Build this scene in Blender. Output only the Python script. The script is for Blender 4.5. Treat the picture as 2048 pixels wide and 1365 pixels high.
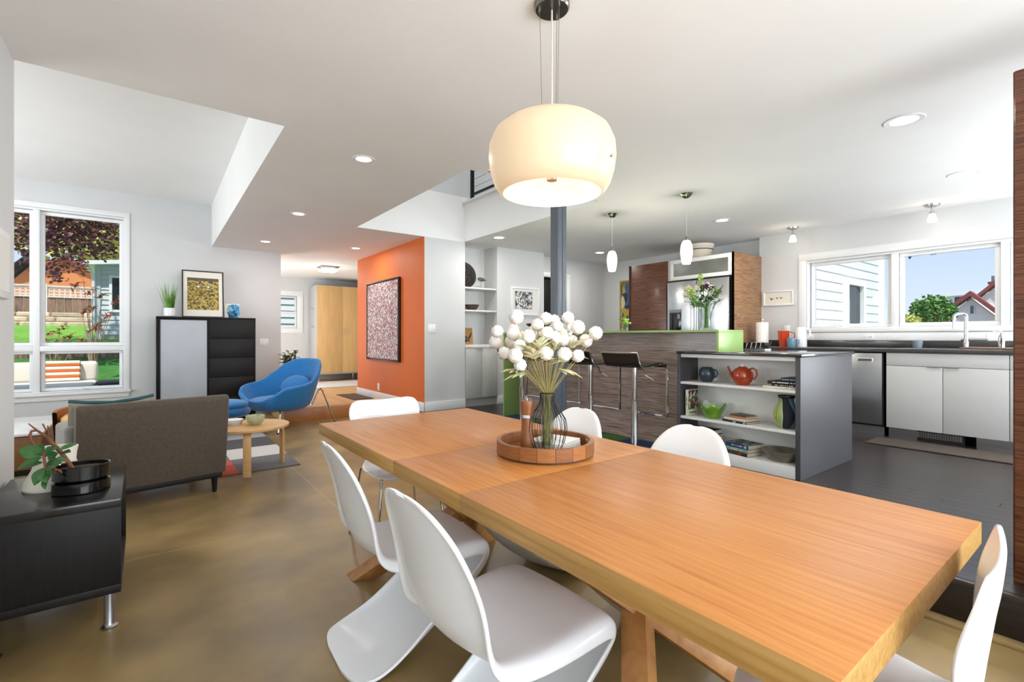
import bpy, bmesh, math, random
from mathutils import Vector, Matrix, Euler

for o in list(bpy.data.objects): bpy.data.objects.remove(o)
S = bpy.context.scene
COL = S.collection
random.seed(7)
R = math.radians

# ------------------------------------------------------------------ camera
cam = bpy.data.cameras.new('camera')
cam.sensor_fit = 'HORIZONTAL'; cam.sensor_width = 36.0
cam.lens = 962.0 / 2048.0 * 36.0
cam.shift_y = -(682.5 - 674.45) / 2048.0
cam.clip_start = 0.02; cam.clip_end = 400
camo = bpy.data.objects.new('camera', cam); COL.objects.link(camo)
camo.location = (0, 0, 1.24)
camo.rotation_euler = (R(90), 0, R(-37.306))
S.camera = camo

# ------------------------------------------------------------------ world, sun, exposure
S.view_settings.view_transform = 'Standard'
S.view_settings.look = 'None'
S.view_settings.gamma = 1.0
S.view_settings.exposure = 0.31
try: S.view_settings.use_curve_mapping = False
except Exception: pass
try:
    S.cycles.use_denoising = True
    S.cycles.max_bounces = 7; S.cycles.diffuse_bounces = 4; S.cycles.glossy_bounces = 3
    S.cycles.use_adaptive_sampling = True; S.cycles.adaptive_threshold = 0.07
    S.cycles.transparent_max_bounces = 10; S.cycles.transmission_bounces = 4
    S.cycles.caustics_reflective = False; S.cycles.caustics_refractive = False
    S.cycles.sample_clamp_indirect = 6.0
except Exception: pass

W = bpy.data.worlds.new('sky'); S.world = W; W.use_nodes = True
nt = W.node_tree; nt.nodes.clear()
wo = nt.nodes.new('ShaderNodeOutputWorld'); bg = nt.nodes.new('ShaderNodeBackground')
tcw = nt.nodes.new('ShaderNodeTexCoord'); sep = nt.nodes.new('ShaderNodeSeparateXYZ'); rmp = nt.nodes.new('ShaderNodeValToRGB')
nt.links.new(tcw.outputs['Generated'], sep.inputs[0]); nt.links.new(sep.outputs['Z'], rmp.inputs[0])
el = rmp.color_ramp.elements                      # clear-day sky: pale at the horizon, deeper blue overhead, the same all round
el[0].position = 0.0; el[0].color = (.80, .88, .96, 1)
el[1].position = 1.0; el[1].color = (.22, .42, .80, 1)
e = el.new(.10); e.color = (.66, .79, .97, 1)
e = el.new(.22); e.color = (.47, .65, .95, 1)
nt.links.new(rmp.outputs[0], bg.inputs[0])
bg.inputs[1].default_value = 0.84
nt.links.new(bg.outputs[0], wo.inputs[0])

def light(name, kind, loc, energy, color=(1,1,1), size=None, size_y=None, aim=None, radius=None, spot=None):
    l = bpy.data.lights.new(name, kind); l.energy = energy; l.color = color
    if kind == 'AREA':
        l.shape = 'RECTANGLE' if size_y else 'DISK'
        l.size = size
        if size_y: l.size_y = size_y
    if radius is not None: l.shadow_soft_size = radius
    if spot: l.spot_size = R(spot); l.spot_blend = 0.6
    o = bpy.data.objects.new(name, l); COL.objects.link(o); o.location = loc
    if aim is not None:
        o.rotation_euler = (Vector(aim)).to_track_quat('-Z', 'Y').to_euler()
    return o

sun = light('sun', 'SUN', (0, 0, 20), 4.0, (1, .96, .90), aim=(.26, .45, -.85)); sun.data.angle = R(1)
# area lamps added out of view to stand for daylight and lift dark ceilings
light('south_window_fill', 'AREA', (2.2, -2.42, 1.35), 275, (.89, .95, 1), 5.0, 2.2, aim=(0, 1, 1.15))  # lamp inside the unseen south glass doors, tilted up to brighten the ceiling
light('west_window_fill', 'AREA', (-3.9, 6.1, 1.7), 128, (.92, .965, 1), 3.0, 2.2, aim=(1, 0, 1.0))  # lamp inside the unseen west window, tilted up to brighten the ceilings
light('upper_fill', 'AREA', (3.4, 4.6, 5.15), 30, (.95, .98, 1), 2.4, 2.0, aim=(0, 0, -1))  # fill lamp added under the landing roof; no window there
light('hall_fill', 'AREA', (1.0, 10.5, 1.4), 42, (.95, .98, 1), 1.6, 1.8, aim=(1, 0, 0.2))  # fill lamp added in the hall; no door there
light('east_fill', 'AREA', (6.78, -1.35, 1.55), 145, (.90, .955, 1), 1.9, 1.5, aim=(-1, .8, .7))  # fill lamp added to brighten the kitchen ceiling

# ------------------------------------------------------------------ helpers
def lin(c):
    if isinstance(c, str):
        c = c.lstrip('#'); c = [int(c[i:i+2], 16) for i in (0, 2, 4)]
    o = []
    for v in c[:3]:
        v = v / 255.0
        o.append(v / 12.92 if v <= .04045 else ((v + .055) / 1.055) ** 2.4)
    return tuple(o) + (1,)

MATS = {}
def setin(b, name, v):
    if name in b.inputs: b.inputs[name].default_value = v

def pm(name, col, rough=.5, metal=0.0, var=0.0, scale=6.0, stretch=(1,1,1), col2=None, bump=0.0, bscale=None, coat=0.0,
       emit=None, estr=0.0, rvar=0.0, objrand=0.0, spec=None, trans=0.0, detail=4.0, ramp=None, sheen=0.0, ior=None, subs=0.0):
    """procedural principled material: noise colour variation, bump, per-object variation"""
    m = bpy.data.materials.new(name); m.use_nodes = True; MATS[name] = m
    t = m.node_tree; b = t.nodes.get('Principled BSDF'); L = t.links.new
    c = lin(col) if not (isinstance(col, tuple) and max(col) <= 1.0) else tuple(col)+(1,)
    setin(b, 'Base Color', c); setin(b, 'Roughness', rough); setin(b, 'Metallic', metal)
    if coat: setin(b, 'Coat Weight', coat); setin(b, 'Coat Roughness', .12)
    if spec is not None: setin(b, 'Specular IOR Level', spec)
    if trans: setin(b, 'Transmission Weight', trans)
    if ior: setin(b, 'IOR', ior)
    if sheen: setin(b, 'Sheen Weight', sheen)
    if emit is not None:
        setin(b, 'Emission Color', lin(emit)); setin(b, 'Emission Strength', estr)
    need = var or col2 is not None or bump or rvar
    out = None
    tc = t.nodes.new('ShaderNodeTexCoord'); mp = t.nodes.new('ShaderNodeMapping'); nz = t.nodes.new('ShaderNodeTexNoise')
    mp.inputs['Scale'].default_value = stretch
    L(tc.outputs['Object'], mp.inputs[0])
    oi = None
    if objrand:
        oi = t.nodes.new('ShaderNodeObjectInfo')
        add = t.nodes.new('ShaderNodeVectorMath'); add.operation = 'ADD'
        mul = t.nodes.new('ShaderNodeMath'); mul.operation = 'MULTIPLY'; mul.inputs[1].default_value = 37.0
        L(oi.outputs['Random'], mul.inputs[0]); L(mp.outputs[0], add.inputs[0]); L(mul.outputs[0], add.inputs[1])
        L(add.outputs[0], nz.inputs['Vector'])
    else:
        L(mp.outputs[0], nz.inputs['Vector'])
    nz.inputs['Scale'].default_value = scale; nz.inputs['Detail'].default_value = detail
    if need or objrand:
        cr = t.nodes.new('ShaderNodeValToRGB')
        c2 = lin(col2) if col2 is not None else tuple(max(0, x * (1 - var)) for x in c[:3]) + (1,)
        c1 = c if col2 is not None else tuple(min(1, x * (1 + var * .5)) for x in c[:3]) + (1,)
        e = cr.color_ramp.elements
        e[0].position, e[1].position = ramp or (.3, .7)
        e[0].color = c2; e[1].color = c1
        L(nz.outputs['Fac'], cr.inputs[0]); out = cr.outputs[0]
        if objrand:
            hv = t.nodes.new('ShaderNodeHueSaturation')
            mr = t.nodes.new('ShaderNodeMapRange'); mr.inputs['To Min'].default_value = 1 - objrand; mr.inputs['To Max'].default_value = 1 + objrand
            L(oi.outputs['Random'], mr.inputs['Value']); L(mr.outputs[0], hv.inputs['Value']); L(out, hv.inputs['Color']); out = hv.outputs[0]
        if var or col2 is not None or objrand: L(out, b.inputs['Base Color'])
    if rvar:
        mr2 = t.nodes.new('ShaderNodeMapRange'); mr2.inputs['To Min'].default_value = max(.02, rough - rvar); mr2.inputs['To Max'].default_value = rough + rvar
        L(nz.outputs['Fac'], mr2.inputs['Value']); L(mr2.outputs[0], b.inputs['Roughness'])
    if bump:
        bn = t.nodes.new('ShaderNodeBump'); bn.inputs['Strength'].default_value = bump; bn.inputs['Distance'].default_value = .01
        src = nz
        if bscale:
            src = t.nodes.new('ShaderNodeTexNoise'); src.inputs['Scale'].default_value = bscale; src.inputs['Detail'].default_value = 3
            L(mp.outputs[0], src.inputs['Vector'])
        L(src.outputs['Fac'], bn.inputs['Height']); L(bn.outputs[0], b.inputs['Normal'])
    return m

def striped(name, cols, axis=2, scale=40.0, rough=.35, coat=0.0, dist=1.2, wob=(1, 1, 1), detail=2.0):
    """fine irregular bands (zebrano, banded veneer): strongly stretched noise through a many-stop ramp"""
    m = bpy.data.materials.new(name); m.use_nodes = True; MATS[name] = m
    t = m.node_tree; b = t.nodes.get('Principled BSDF'); L = t.links.new
    tc = t.nodes.new('ShaderNodeTexCoord'); mp = t.nodes.new('ShaderNodeMapping'); nz = t.nodes.new('ShaderNodeTexNoise')
    mp.inputs['Scale'].default_value = wob
    L(tc.outputs['Object'], mp.inputs[0]); L(mp.outputs[0], nz.inputs['Vector'])
    nz.inputs['Scale'].default_value = scale; nz.inputs['Detail'].default_value = detail; nz.inputs['Distortion'].default_value = dist
    cr = t.nodes.new('ShaderNodeValToRGB'); el = cr.color_ramp.elements
    n = len(cols)
    el[0].color = lin(cols[0]); el[0].position = .25
    el[1].color = lin(cols[-1]); el[1].position = .75
    for i in range(1, n - 1):
        e = el.new(.25 + .5 * i / (n - 1)); e.color = lin(cols[i])
    L(nz.outputs['Fac'], cr.inputs[0]); L(cr.outputs[0], b.inputs['Base Color'])
    setin(b, 'Roughness', rough)
    if coat: setin(b, 'Coat Weight', coat); setin(b, 'Coat Roughness', .15)
    return m

def cells(name, cols, scale=(30, 30, 30), rough=.6, rand=1.0, feature='F1', noise=0.0, out='Color'):
    """flat print for pictures: voronoi cells coloured through a ramp"""
    m = bpy.data.materials.new(name); m.use_nodes = True; MATS[name] = m
    t = m.node_tree; b = t.nodes.get('Principled BSDF'); L = t.links.new
    tc = t.nodes.new('ShaderNodeTexCoord'); mp = t.nodes.new('ShaderNodeMapping'); vo = t.nodes.new('ShaderNodeTexVoronoi')
    mp.inputs['Scale'].default_value = scale
    L(tc.outputs['Object'], mp.inputs[0])
    src = mp.outputs[0]
    if noise:
        nz = t.nodes.new('ShaderNodeTexNoise'); nz.inputs['Scale'].default_value = .6; nz.inputs['Detail'].default_value = 3
        L(mp.outputs[0], nz.inputs['Vector'])
        mx = t.nodes.new('ShaderNodeVectorMath'); mx.operation = 'MULTIPLY_ADD'; mx.inputs[1].default_value = (noise,) * 3
        L(nz.outputs['Color'], mx.inputs[0]); L(mp.outputs[0], mx.inputs[2]); src = mx.outputs[0]
    L(src, vo.inputs['Vector']); vo.inputs['Scale'].default_value = 1.0
    try: vo.inputs['Randomness'].default_value = rand
    except Exception: pass
    cr = t.nodes.new('ShaderNodeValToRGB'); cr.color_ramp.interpolation = 'CONSTANT' if out == 'Color' else 'LINEAR'
    el = cr.color_ramp.elements; n = len(cols)
    el[0].color = lin(cols[0]); el[0].position = 0
    el[1].color = lin(cols[-1]); el[1].position = (n - 1) / n
    for i in range(1, n - 1):
        e = el.new(i / n); e.color = lin(cols[i])
    L(vo.outputs[out], cr.inputs[0]); L(cr.outputs[0], b.inputs['Base Color'])
    setin(b, 'Roughness', rough)
    return m

def pane_mat(name, tint=(1, 1, 1), gloss=.08, rough=0.0):
    m = bpy.data.materials.new(name); m.use_nodes = True; MATS[name] = m
    t = m.node_tree; t.nodes.clear(); L = t.links.new
    o = t.nodes.new('ShaderNodeOutputMaterial'); mx = t.nodes.new('ShaderNodeMixShader')
    tr = t.nodes.new('ShaderNodeBsdfTransparent'); gl = t.nodes.new('ShaderNodeBsdfGlossy')
    fr = t.nodes.new('ShaderNodeLayerWeight'); fr.inputs[0].default_value = .25
    ml = t.nodes.new('ShaderNodeMath'); ml.operation = 'MULTIPLY'; ml.inputs[1].default_value = gloss * 5
    tr.inputs[0].default_value = tuple(tint) + (1,); gl.inputs['Roughness'].default_value = rough
    L(fr.outputs['Fresnel'], ml.inputs[0]); L(ml.outputs[0], mx.inputs[0]); L(tr.outputs[0], mx.inputs[1]); L(gl.outputs[0], mx.inputs[2]); L(mx.outputs[0], o.inputs[0])
    return m

class MB:
    """collects geometry; build() links it as ONE mesh object"""
    def __init__(s): s.v = []; s.f = []
    def add(s, vs, fs):
        k = len(s.v); s.v += [tuple(v) for v in vs]; s.f += [tuple(i + k for i in f) for f in fs]; return s
    def box(s, x0, x1, y0, y1, z0, z1):
        return s.add([(x0,y0,z0),(x1,y0,z0),(x1,y1,z0),(x0,y1,z0),(x0,y0,z1),(x1,y0,z1),(x1,y1,z1),(x0,y1,z1)],
                     [(0,3,2,1),(4,5,6,7),(0,1,5,4),(1,2,6,5),(2,3,7,6),(3,0,4,7)])
    def obox(s, c, size, rot=(0,0,0)):
        m = Euler(rot).to_matrix(); c = Vector(c); h = [x / 2 for x in size]
        b = MB().box(-h[0], h[0], -h[1], h[1], -h[2], h[2])
        return s.add([c + m @ Vector(v) for v in b.v], b.f)
    def prism(s, poly, a0, a1, axis='z'):
        n = len(poly)
        def P(p, a):
            return (p[0], p[1], a) if axis == 'z' else ((a, p[0], p[1]) if axis == 'x' else (p[0], a, p[1]))
        vs = [P(p, a0) for p in poly] + [P(p, a1) for p in poly]
        fs = [tuple(range(n - 1, -1, -1)), tuple(range(n, 2 * n))] + [(i, (i + 1) % n, n + (i + 1) % n, n + i) for i in range(n)]
        return s.add(vs, fs)
    def tube(s, pts, r, n=8, closed=False, flat=1.0):
        pts = [Vector(p) for p in pts]; m = len(pts)
        rs = r if isinstance(r, (list, tuple)) else [r] * m
        vs = []; prev = None
        for i, p in enumerate(pts):
            if closed: t = pts[(i + 1) % m] - pts[i - 1]
            else: t = pts[min(i + 1, m - 1)] - pts[max(i - 1, 0)]
            if t.length < 1e-9: t = Vector((0, 0, 1))
            t.normalize()
            if prev is None:
                u = t.cross(Vector((0, 0, 1)))
                if u.length < 1e-4: u = t.cross(Vector((0, 1, 0)))
            else: u = prev - t * prev.dot(t)
            if u.length < 1e-6: u = t.orthogonal()
            u.normalize(); prev = u; w = t.cross(u)
            for k in range(n):
                a = 2 * math.pi * k / n
                vs.append(p + u * math.cos(a) * rs[i] + w * math.sin(a) * rs[i] * flat)
        fs = []
        mm = m if closed else m - 1
        for i in range(mm):
            j = (i + 1) % m
            for k in range(n):
                k2 = (k + 1) % n
                fs.append((i*n+k, i*n+k2, j*n+k2, j*n+k))
        if not closed: fs += [tuple(range(n - 1, -1, -1)), tuple((m - 1) * n + k for k in range(n))]
        return s.add(vs, fs)
    def lathe(s, prof, n=24, c=(0,0,0), sx=1.0, sy=1.0, rot=None):
        vs = []; fs = []; m = len(prof)
        for r, z in prof:
            for k in range(n):
                a = 2 * math.pi * k / n
                vs.append(Vector((r * math.cos(a) * sx, r * math.sin(a) * sy, z)))
        for i in range(m - 1):
            for k in range(n):
                k2 = (k + 1) % n
                fs.append((i*n+k, i*n+k2, (i+1)*n+k2, (i+1)*n+k))
        if prof[0][0] > 1e-5 and prof[-1][0] > 1e-5:      # ring section: close the loop instead of capping
            for k in range(n):
                k2 = (k + 1) % n
                fs.append(((m-1)*n+k, (m-1)*n+k2, k2, k))
        elif prof[0][0] > 1e-5: fs.append(tuple(range(n - 1, -1, -1)))
        elif prof[-1][0] > 1e-5: fs.append(tuple((m - 1) * n + k for k in range(n)))
        if rot: q = Euler(rot).to_matrix(); vs = [q @ v for v in vs]
        return s.add([v + Vector(c) for v in vs], fs)
    def grid(s, rows, closeu=False, closev=False):
        m = len(rows); n = len(rows[0]); vs = [p for r in rows for p in r]; fs = []
        for i in range(m if closev else m - 1):
            for k in range(n if closeu else n - 1):
                i2 = (i + 1) % m; k2 = (k + 1) % n
                fs.append((i*n+k, i*n+k2, i2*n+k2, i2*n+k))
        return s.add(vs, fs)
    def leaf(s, p, d, length, width, droop=.2, up=(0,0,1), seg=3):
        p = Vector(p); d = Vector(d).normalized(); u = Vector(up)
        side = d.cross(u)
        if side.length < 1e-3: side = d.orthogonal()
        side.normalize(); nrm = side.cross(d)
        vs = []; fs = []
        for i in range(seg + 1):
            t = i / seg; w = width * math.sin(math.pi * (t * .92 + .06)) * .5
            c = p + d * length * t - Vector((0, 0, 1)) * droop * length * t * t
            vs += [c - side * w + nrm * w * .3, c - nrm * w * .15, c + side * w + nrm * w * .3]
        for i in range(seg):
            a = i * 3
            fs += [(a, a+1, a+4, a+3), (a+1, a+2, a+5, a+4)]
        return s.add(vs, fs)
    def build(s, name, mat, parent=None, bevel=0.0, seg=2, smooth=True, angle=35, solid=None, subsurf=0, kind=None, loc=None, rot=None, clean=False):
        me = bpy.data.meshes.new(name); me.from_pydata([tuple(v) for v in s.v], [], s.f)
        if bevel or clean:
            bm = bmesh.new(); bm.from_mesh(me)
            if clean:
                bmesh.ops.remove_doubles(bm, verts=bm.verts, dist=1e-5)
            bmesh.ops.recalc_face_normals(bm, faces=bm.faces)
            if bevel:
                es = [e for e in bm.edges if len(e.link_faces) == 2 and e.calc_face_angle(0) > R(30)]
                bmesh.ops.bevel(bm, geom=es, offset=bevel, segments=seg, profile=.5, affect='EDGES', clamp_overlap=True)
            bm.to_mesh(me); bm.free()
        if bevel and seg <= 2: angle = min(angle, 24)
        if smooth:
            me.polygons.foreach_set('use_smooth', [True] * len(me.polygons))
            try: me.set_sharp_from_angle(angle=R(angle))
            except Exception: pass
        me.update()
        o = bpy.data.objects.new(name, me); COL.objects.link(o)
        if mat is not None: me.materials.append(MATS[mat] if isinstance(mat, str) else mat)
        if solid:
            md = o.modifiers.new('thickness', 'SOLIDIFY'); md.thickness = solid; md.offset = 0
        if subsurf:
            md = o.modifiers.new('subdivision', 'SUBSURF'); md.levels = subsurf; md.render_levels = subsurf
        if parent is not None: o.parent = parent
        if kind: o['kind'] = kind
        if loc: o.location = loc
        if rot: o.rotation_euler = rot
        return o

def tag(o, label=None, cat=None, group=None, kind=None):
    if label: o['label'] = label
    if cat: o['category'] = cat
    if group: o['group'] = group
    if kind: o['kind'] = kind
    return o
def thing(name, label, cat, loc=(0,0,0), rz=0.0, group=None):
    o = bpy.data.objects.new(name, None); COL.objects.link(o); o.empty_display_size = .1
    o.location = loc; o.rotation_euler = (0, 0, rz)
    return tag(o, label, cat, group)
def copy_tree(o, parent=None):
    c = o.copy(); COL.objects.link(c); c.parent = parent
    for ch in o.children: copy_tree(ch, c)
    return c
def dup(o, loc, rz, label):
    c = copy_tree(o); c.location = loc; c.rotation_euler = (0, 0, rz); c['label'] = label
    return c
def struct(o, label=None):
    o['kind'] = 'structure'
    if label: o['label'] = label
    return o
def wall_cells(axis, p0, p1, a0, a1, z0, z1, holes):
    """wall slab made of boxes around rectangular holes [(h0,h1,hz0,hz1)]; axis 'x' = wall runs along x"""
    mb = MB(); us = sorted({a0, a1, *[h[0] for h in holes], *[h[1] for h in holes]}); zs = sorted({z0, z1, *[h[2] for h in holes], *[h[3] for h in holes]})
    for i in range(len(us) - 1):
        for j in range(len(zs) - 1):
            cu = (us[i] + us[i+1]) / 2; cz = (zs[j] + zs[j+1]) / 2
            if any(h[0] < cu < h[1] and h[2] < cz < h[3] for h in holes): continue
            if axis == 'x': mb.box(us[i], us[i+1], p0, p1, zs[j], zs[j+1])
            else: mb.box(p0, p1, us[i], us[i+1], zs[j], zs[j+1])
    return mb
def rbox(name, x0, x1, y0, y1, z0, z1, mat, parent=None, bevel=.004, seg=2):
    return MB().box(x0, x1, y0, y1, z0, z1).build(name, mat, parent, bevel=bevel, seg=seg)
TH = R(37.306); CF = Vector((math.sin(TH), math.cos(TH), 0)); CR = Vector((math.cos(TH), -math.sin(TH), 0))
def at(px, py, t):
    """point of the place seen at photo pixel (px, py), t metres in front of the viewpoint (used once, to survey positions)"""
    return CF * t + CR * ((px - 1024) / 962.0 * t) + Vector((0, 0, 1.24 + (674.45 - py) / 962.0 * t))
# ------------------------------------------------------------------ materials
pm('wall_paint', '#d6d7d7', .75, var=.02, scale=3, bump=.02, bscale=180)
pm('ceiling_paint', '#f2f1ef', .8, var=.02, scale=2, bump=.02, bscale=200)
pm('orange_paint', '#db6a24', .55, var=.04, scale=3, bump=.02, bscale=180)
pm('trim_paint', '#f0f0f0', .35, var=.01, scale=5)
pm('concrete', '#a58b5c', .34, col2='#735f3d', scale=1.7, ramp=(.36, .66), detail=12, rvar=.12, bump=.03, bscale=120)
pm('joint_filler', '#c4b294', .6, var=.1)
pm('dark_plank', '#2c2320', .30, var=.45, scale=7, stretch=(14, 1, 14), objrand=.22, bump=.04)
pm('dark_wood', '#1b1311', .3, var=.4, scale=8, stretch=(12, 1, 12))
pm('oak_plank', '#dcae7e', .35, var=.14, scale=6, stretch=(14, 1, 14), objrand=.08)
pm('oak_riser', '#bf7d45', .35, var=.18, scale=6, stretch=(1, 12, 14))
pm('birch_veneer', '#dfb478', .4, var=.12, scale=3, stretch=(8, 8, .6))
striped('table_top', ['#aa682d', '#b87537', '#c18040', '#c98a49'], scale=9, wob=(9, .35, 9), rough=.42, dist=.4, detail=6)
striped('table_edge', ['#9b7138', '#b08648', '#bf9655'], scale=8, wob=(9, .35, 9), rough=.45, dist=.4, detail=6)
striped('leg_oak', ['#a06c38', '#b98349', '#c99558'], scale=6, wob=(3, 3, 3), rough=.45, dist=.4, detail=5)
striped('zebra_bar', ['#564240', '#907769', '#b39b8c', '#7b6257', '#bfaa9d', '#68514a'], scale=7, wob=(1, .22, 9), rough=.3, coat=.3, dist=.5)
striped('zebra_tall', ['#2a140a', '#5a321d', '#703f27', '#40210f', '#7d4d32', '#331a0f'], scale=6, wob=(1, .35, 9), rough=.35, coat=.2, dist=.5)
striped('zebra_side', ['#5a351f', '#8d6340', '#ab8157', '#6f4629', '#b88d62', '#5f3a22'], scale=6, wob=(.35, 1, 9), rough=.35, coat=.2, dist=.5)
pm('green_laminate', '#92b163', .35, var=.05, scale=3)
pm('dark_counter', '#3b3a3a', .22, var=.15, scale=30, coat=.3)
pm('island_counter', '#322f2e', .09, var=.1, scale=30, coat=.5)
pm('grey_laminate', '#474649', .48, var=.04, scale=20)
pm('shelf_white', '#e6e4df', .4, var=.02)
pm('cab_white', '#c3c3c1', .35, var=.015)
pm('stainless', '#b9bbbf', .28, metal=1, var=.06, scale=4, stretch=(1, 1, 60))
pm('fridge_steel', '#d6d8db', .24, metal=1, var=.05, scale=2, bump=.05)
pm('chrome', '#d9dadc', .07, metal=1)
pm('brushed_nickel', '#8d8880', .3, metal=1, var=.1, scale=40)
pm('black_gloss', '#0b0b0c', .12, coat=.5)
pm('black_leather', '#17120f', .28, var=.3, scale=40, coat=.2)
pm('black_brown', '#171413', .5, spec=.3, var=.35, scale=9, stretch=(12, 12, 1))
pm('console_top', '#191615', .22, var=.3, scale=9, stretch=(2, 12, 12))
pm('frosted_glass', '#aab0b6', .3, var=.08, scale=3)
pm('frosted_dark', '#70726a', .18, var=.2, scale=5)
pm('white_plastic', '#f3f5f8', .32, var=.01, coat=.15)
pm('white_gloss', '#f2f2f2', .2)
pm('steel_post', '#5b626a', .4, var=.08, scale=6)
pm('sofa_fabric', '#574c40', .9, var=.18, scale=60, bump=.15, bscale=500, sheen=.2)
pm('sofa_fabric_lit', '#8d8a82', .9, var=.12, scale=60, bump=.15, bscale=500, sheen=.2)  # sofa fabric with the window light on the arms put into its colour
pm('pillow_fabric', '#a99c86', .9, var=.1, scale=80, bump=.1, bscale=300)
pm('teal_trim', '#2f5a5c', .8, var=.2, scale=20)
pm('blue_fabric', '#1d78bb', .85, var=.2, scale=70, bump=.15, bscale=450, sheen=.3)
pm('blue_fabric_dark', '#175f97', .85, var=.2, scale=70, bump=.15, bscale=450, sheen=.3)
pm('light_wood', '#dcae72', .42, var=.12, scale=5, stretch=(1, 10, 10))
pm('brown_panel', '#8a6239', .45, var=.15, scale=5, stretch=(1, 8, 8))
pm('tan_leather', '#a96a35', .45, var=.15, scale=20)
pm('cream_ceramic', '#e3dcca', .6, var=.05, scale=12, bump=.05)
pm('soil', '#4a3c33', .9, var=.5, scale=60, bump=.6)
pm('leaf_green', '#3c6a34', .35, var=.35, scale=14, coat=.2)
pm('stem_brown', '#7c4a30', .7, var=.4, scale=30)
pm('grass_green', '#5f9a36', .5, col2='#8fbf5c', scale=18, objrand=.15)
pm('green_mid', '#5f8a35', .5, var=.4, scale=25)
pm('green_light', '#a9c957', .5, var=.25, scale=25)
pm('green_dark', '#2f4426', .5, var=.4, scale=25)
pm('purple_petal', '#4b2749', .6, var=.4, scale=30)
pm('cream_petal', '#efe4c6', .6, var=.12, scale=30)
pm('pompom', '#f5f2ec', .85, var=.04, scale=30, sheen=.2)
pm('pale_leaf', '#e4e0bd', .6, col2='#c6c596', scale=14)
pm('stem_olive', '#a39a5e', .6, var=.25, scale=20)
pm('clear_glass', '#ffffff', .02, trans=1.0, ior=1.45)
pane_mat('pane_glass', (.99, 1, 1), .05)
pane_mat('vase_glass', (.90, .94, .92), .10)
pm('black_wire', '#1c1c1e', .4, metal=.3)
striped('tray_wood', ['#6d4021', '#8e5a30', '#a9733f', '#7a4b28'], scale=7, wob=(4, 4, 4), rough=.4, dist=.5, detail=4)
pm('tray_stave', '#9c6437', .4, var=.25, scale=20, stretch=(1, 1, 12), objrand=.28)
pm('mill_wood', '#8a532c', .4, var=.3, scale=14, stretch=(6, 6, 1), objrand=.08)
pm('paper_white', '#f3efe8', .8, var=.03, scale=40)
pm('lamp_glass', '#c8b293', .35, emit='#ffe0ba', estr=.31)
pm('lamp_glass_small', '#fff6e4', .3, emit='#fff3dc', estr=1.9)
pm('bulb', '#ffffff', .3, emit='#fff1dc', estr=6.0)
pm('downlight_lens', '#ffffff', .3, emit='#fff8ee', estr=3.0)
pm('flush_glass', '#ffffff', .3, emit='#fff4e4', estr=1.6)
pm('wire_clear', '#cfc9bd', .3)
pm('rust_glaze', '#a63c18', .18, var=.15, scale=12, coat=.5)
pm('navy_glaze', '#2c3a47', .3, var=.15, scale=12, coat=.3)
pm('stone_glaze', '#7d7665', .4, var=.35, scale=14, coat=.2, bump=.1)
pm('celadon', '#9fac88', .3, col2='#c4cba8', scale=10, coat=.3)
pm('green_glass', '#6f9c2c', .08, var=.2, scale=8, coat=.6)
pm('green_glass_inner', '#c6d3c0', .1, var=.1, coat=.6)
pm('dark_ceramic', '#1e1d1b', .35, var=.4, scale=14)
pm('umber_wood', '#4a3730', .5, var=.3, scale=18)
pm('kraft_board', '#b98950', .6, var=.1, scale=8)
pm('plate_black', '#17110e', .3, var=.3, scale=20, coat=.3)
pm('plate_line', '#8d7a5c', .5)
pm('frame_black', '#161413', .4)
pm('frame_brown', '#2a1a14', .4)
pm('frame_gold', '#b39b63', .45, var=.1)
pm('mat_board', '#ece7dc', .8)
pm('mat_white', '#e6e4df', .8)
cells('print_leaves', ['#2f2a14', '#8f7a34', '#b79b4b', '#6c5c26', '#c9b46a', '#4a4220'], (44, 44, 52), noise=2.6)
cells('print_face', ['#10324a', '#2a86c8', '#1b6bb0', '#7fb6b0', '#123a3c', '#3fa0dd'], (26, 26, 20), noise=2.5)
cells('print_photo', ['#141414', '#c9c9c9', '#2b2b2b', '#8a8a8a', '#e6e6e6', '#3b3b3b'], (48, 48, 26), noise=1.2)
cells('print_abstract', ['#2c2f3a', '#b9a03f', '#7c7231', '#3e5a86', '#d2c9a0', '#1f2a22'], (9, 9, 6), noise=2.2)
cells('print_dots', ['#d8cfd0', '#8d6f74', '#b39a9f', '#a5483c', '#e6dcd4', '#6a5a66', '#cbbcc0', '#96888f'], (64, 64, 46))
cells('print_cookbook', ['#1d1f1a', '#d8d8cc', '#3b4a2b', '#8c2b24', '#55663a', '#b9bfae'], (60, 60, 38), noise=1.0)
cells('print_green', ['#243018', '#4f5e3f', '#8d9a86', '#2a2b28', '#6a7a55'], (30, 30, 30), noise=1.0)
pm('print_birds', '#e9e4d8', .8)
pm('ink', '#2a2a26', .7)
pm('rug_pale', '#b9babd', .95, var=.1, scale=90, bump=.3, bscale=400)
pm('rug_grey', '#77777a', .95, var=.2, scale=90, bump=.3, bscale=400)
pm('rug_white', '#d8d6d2', .95, var=.08, scale=90, bump=.3, bscale=400)
pm('rug_dark', '#59595d', .95, var=.2, scale=90, bump=.3, bscale=400)
pm('rug_coral', '#d2604a', .95, var=.12, scale=90, bump=.3, bscale=400)
pm('hall_rug', '#e4e1de', .95, var=.06, scale=60, bump=.3, bscale=300)
pm('mat_dark', '#4a4038', .8, var=.2, scale=70)
pm('bar_rug_green', '#4e7a30', .9, var=.15, scale=60)
pm('bar_rug_blue', '#1d3f6d', .9, var=.15, scale=60)
pm('bar_rug_black', '#20242a', .9, var=.15, scale=60)
pm('vent_black', '#121212', .5)
pm('grate_steel', '#6b6a68', .35, metal=.8)
pm('orange_enamel', '#d9481a', .25, coat=.4)
pm('blue_enamel', '#6f95ab', .3, var=.05, coat=.3)
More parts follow.
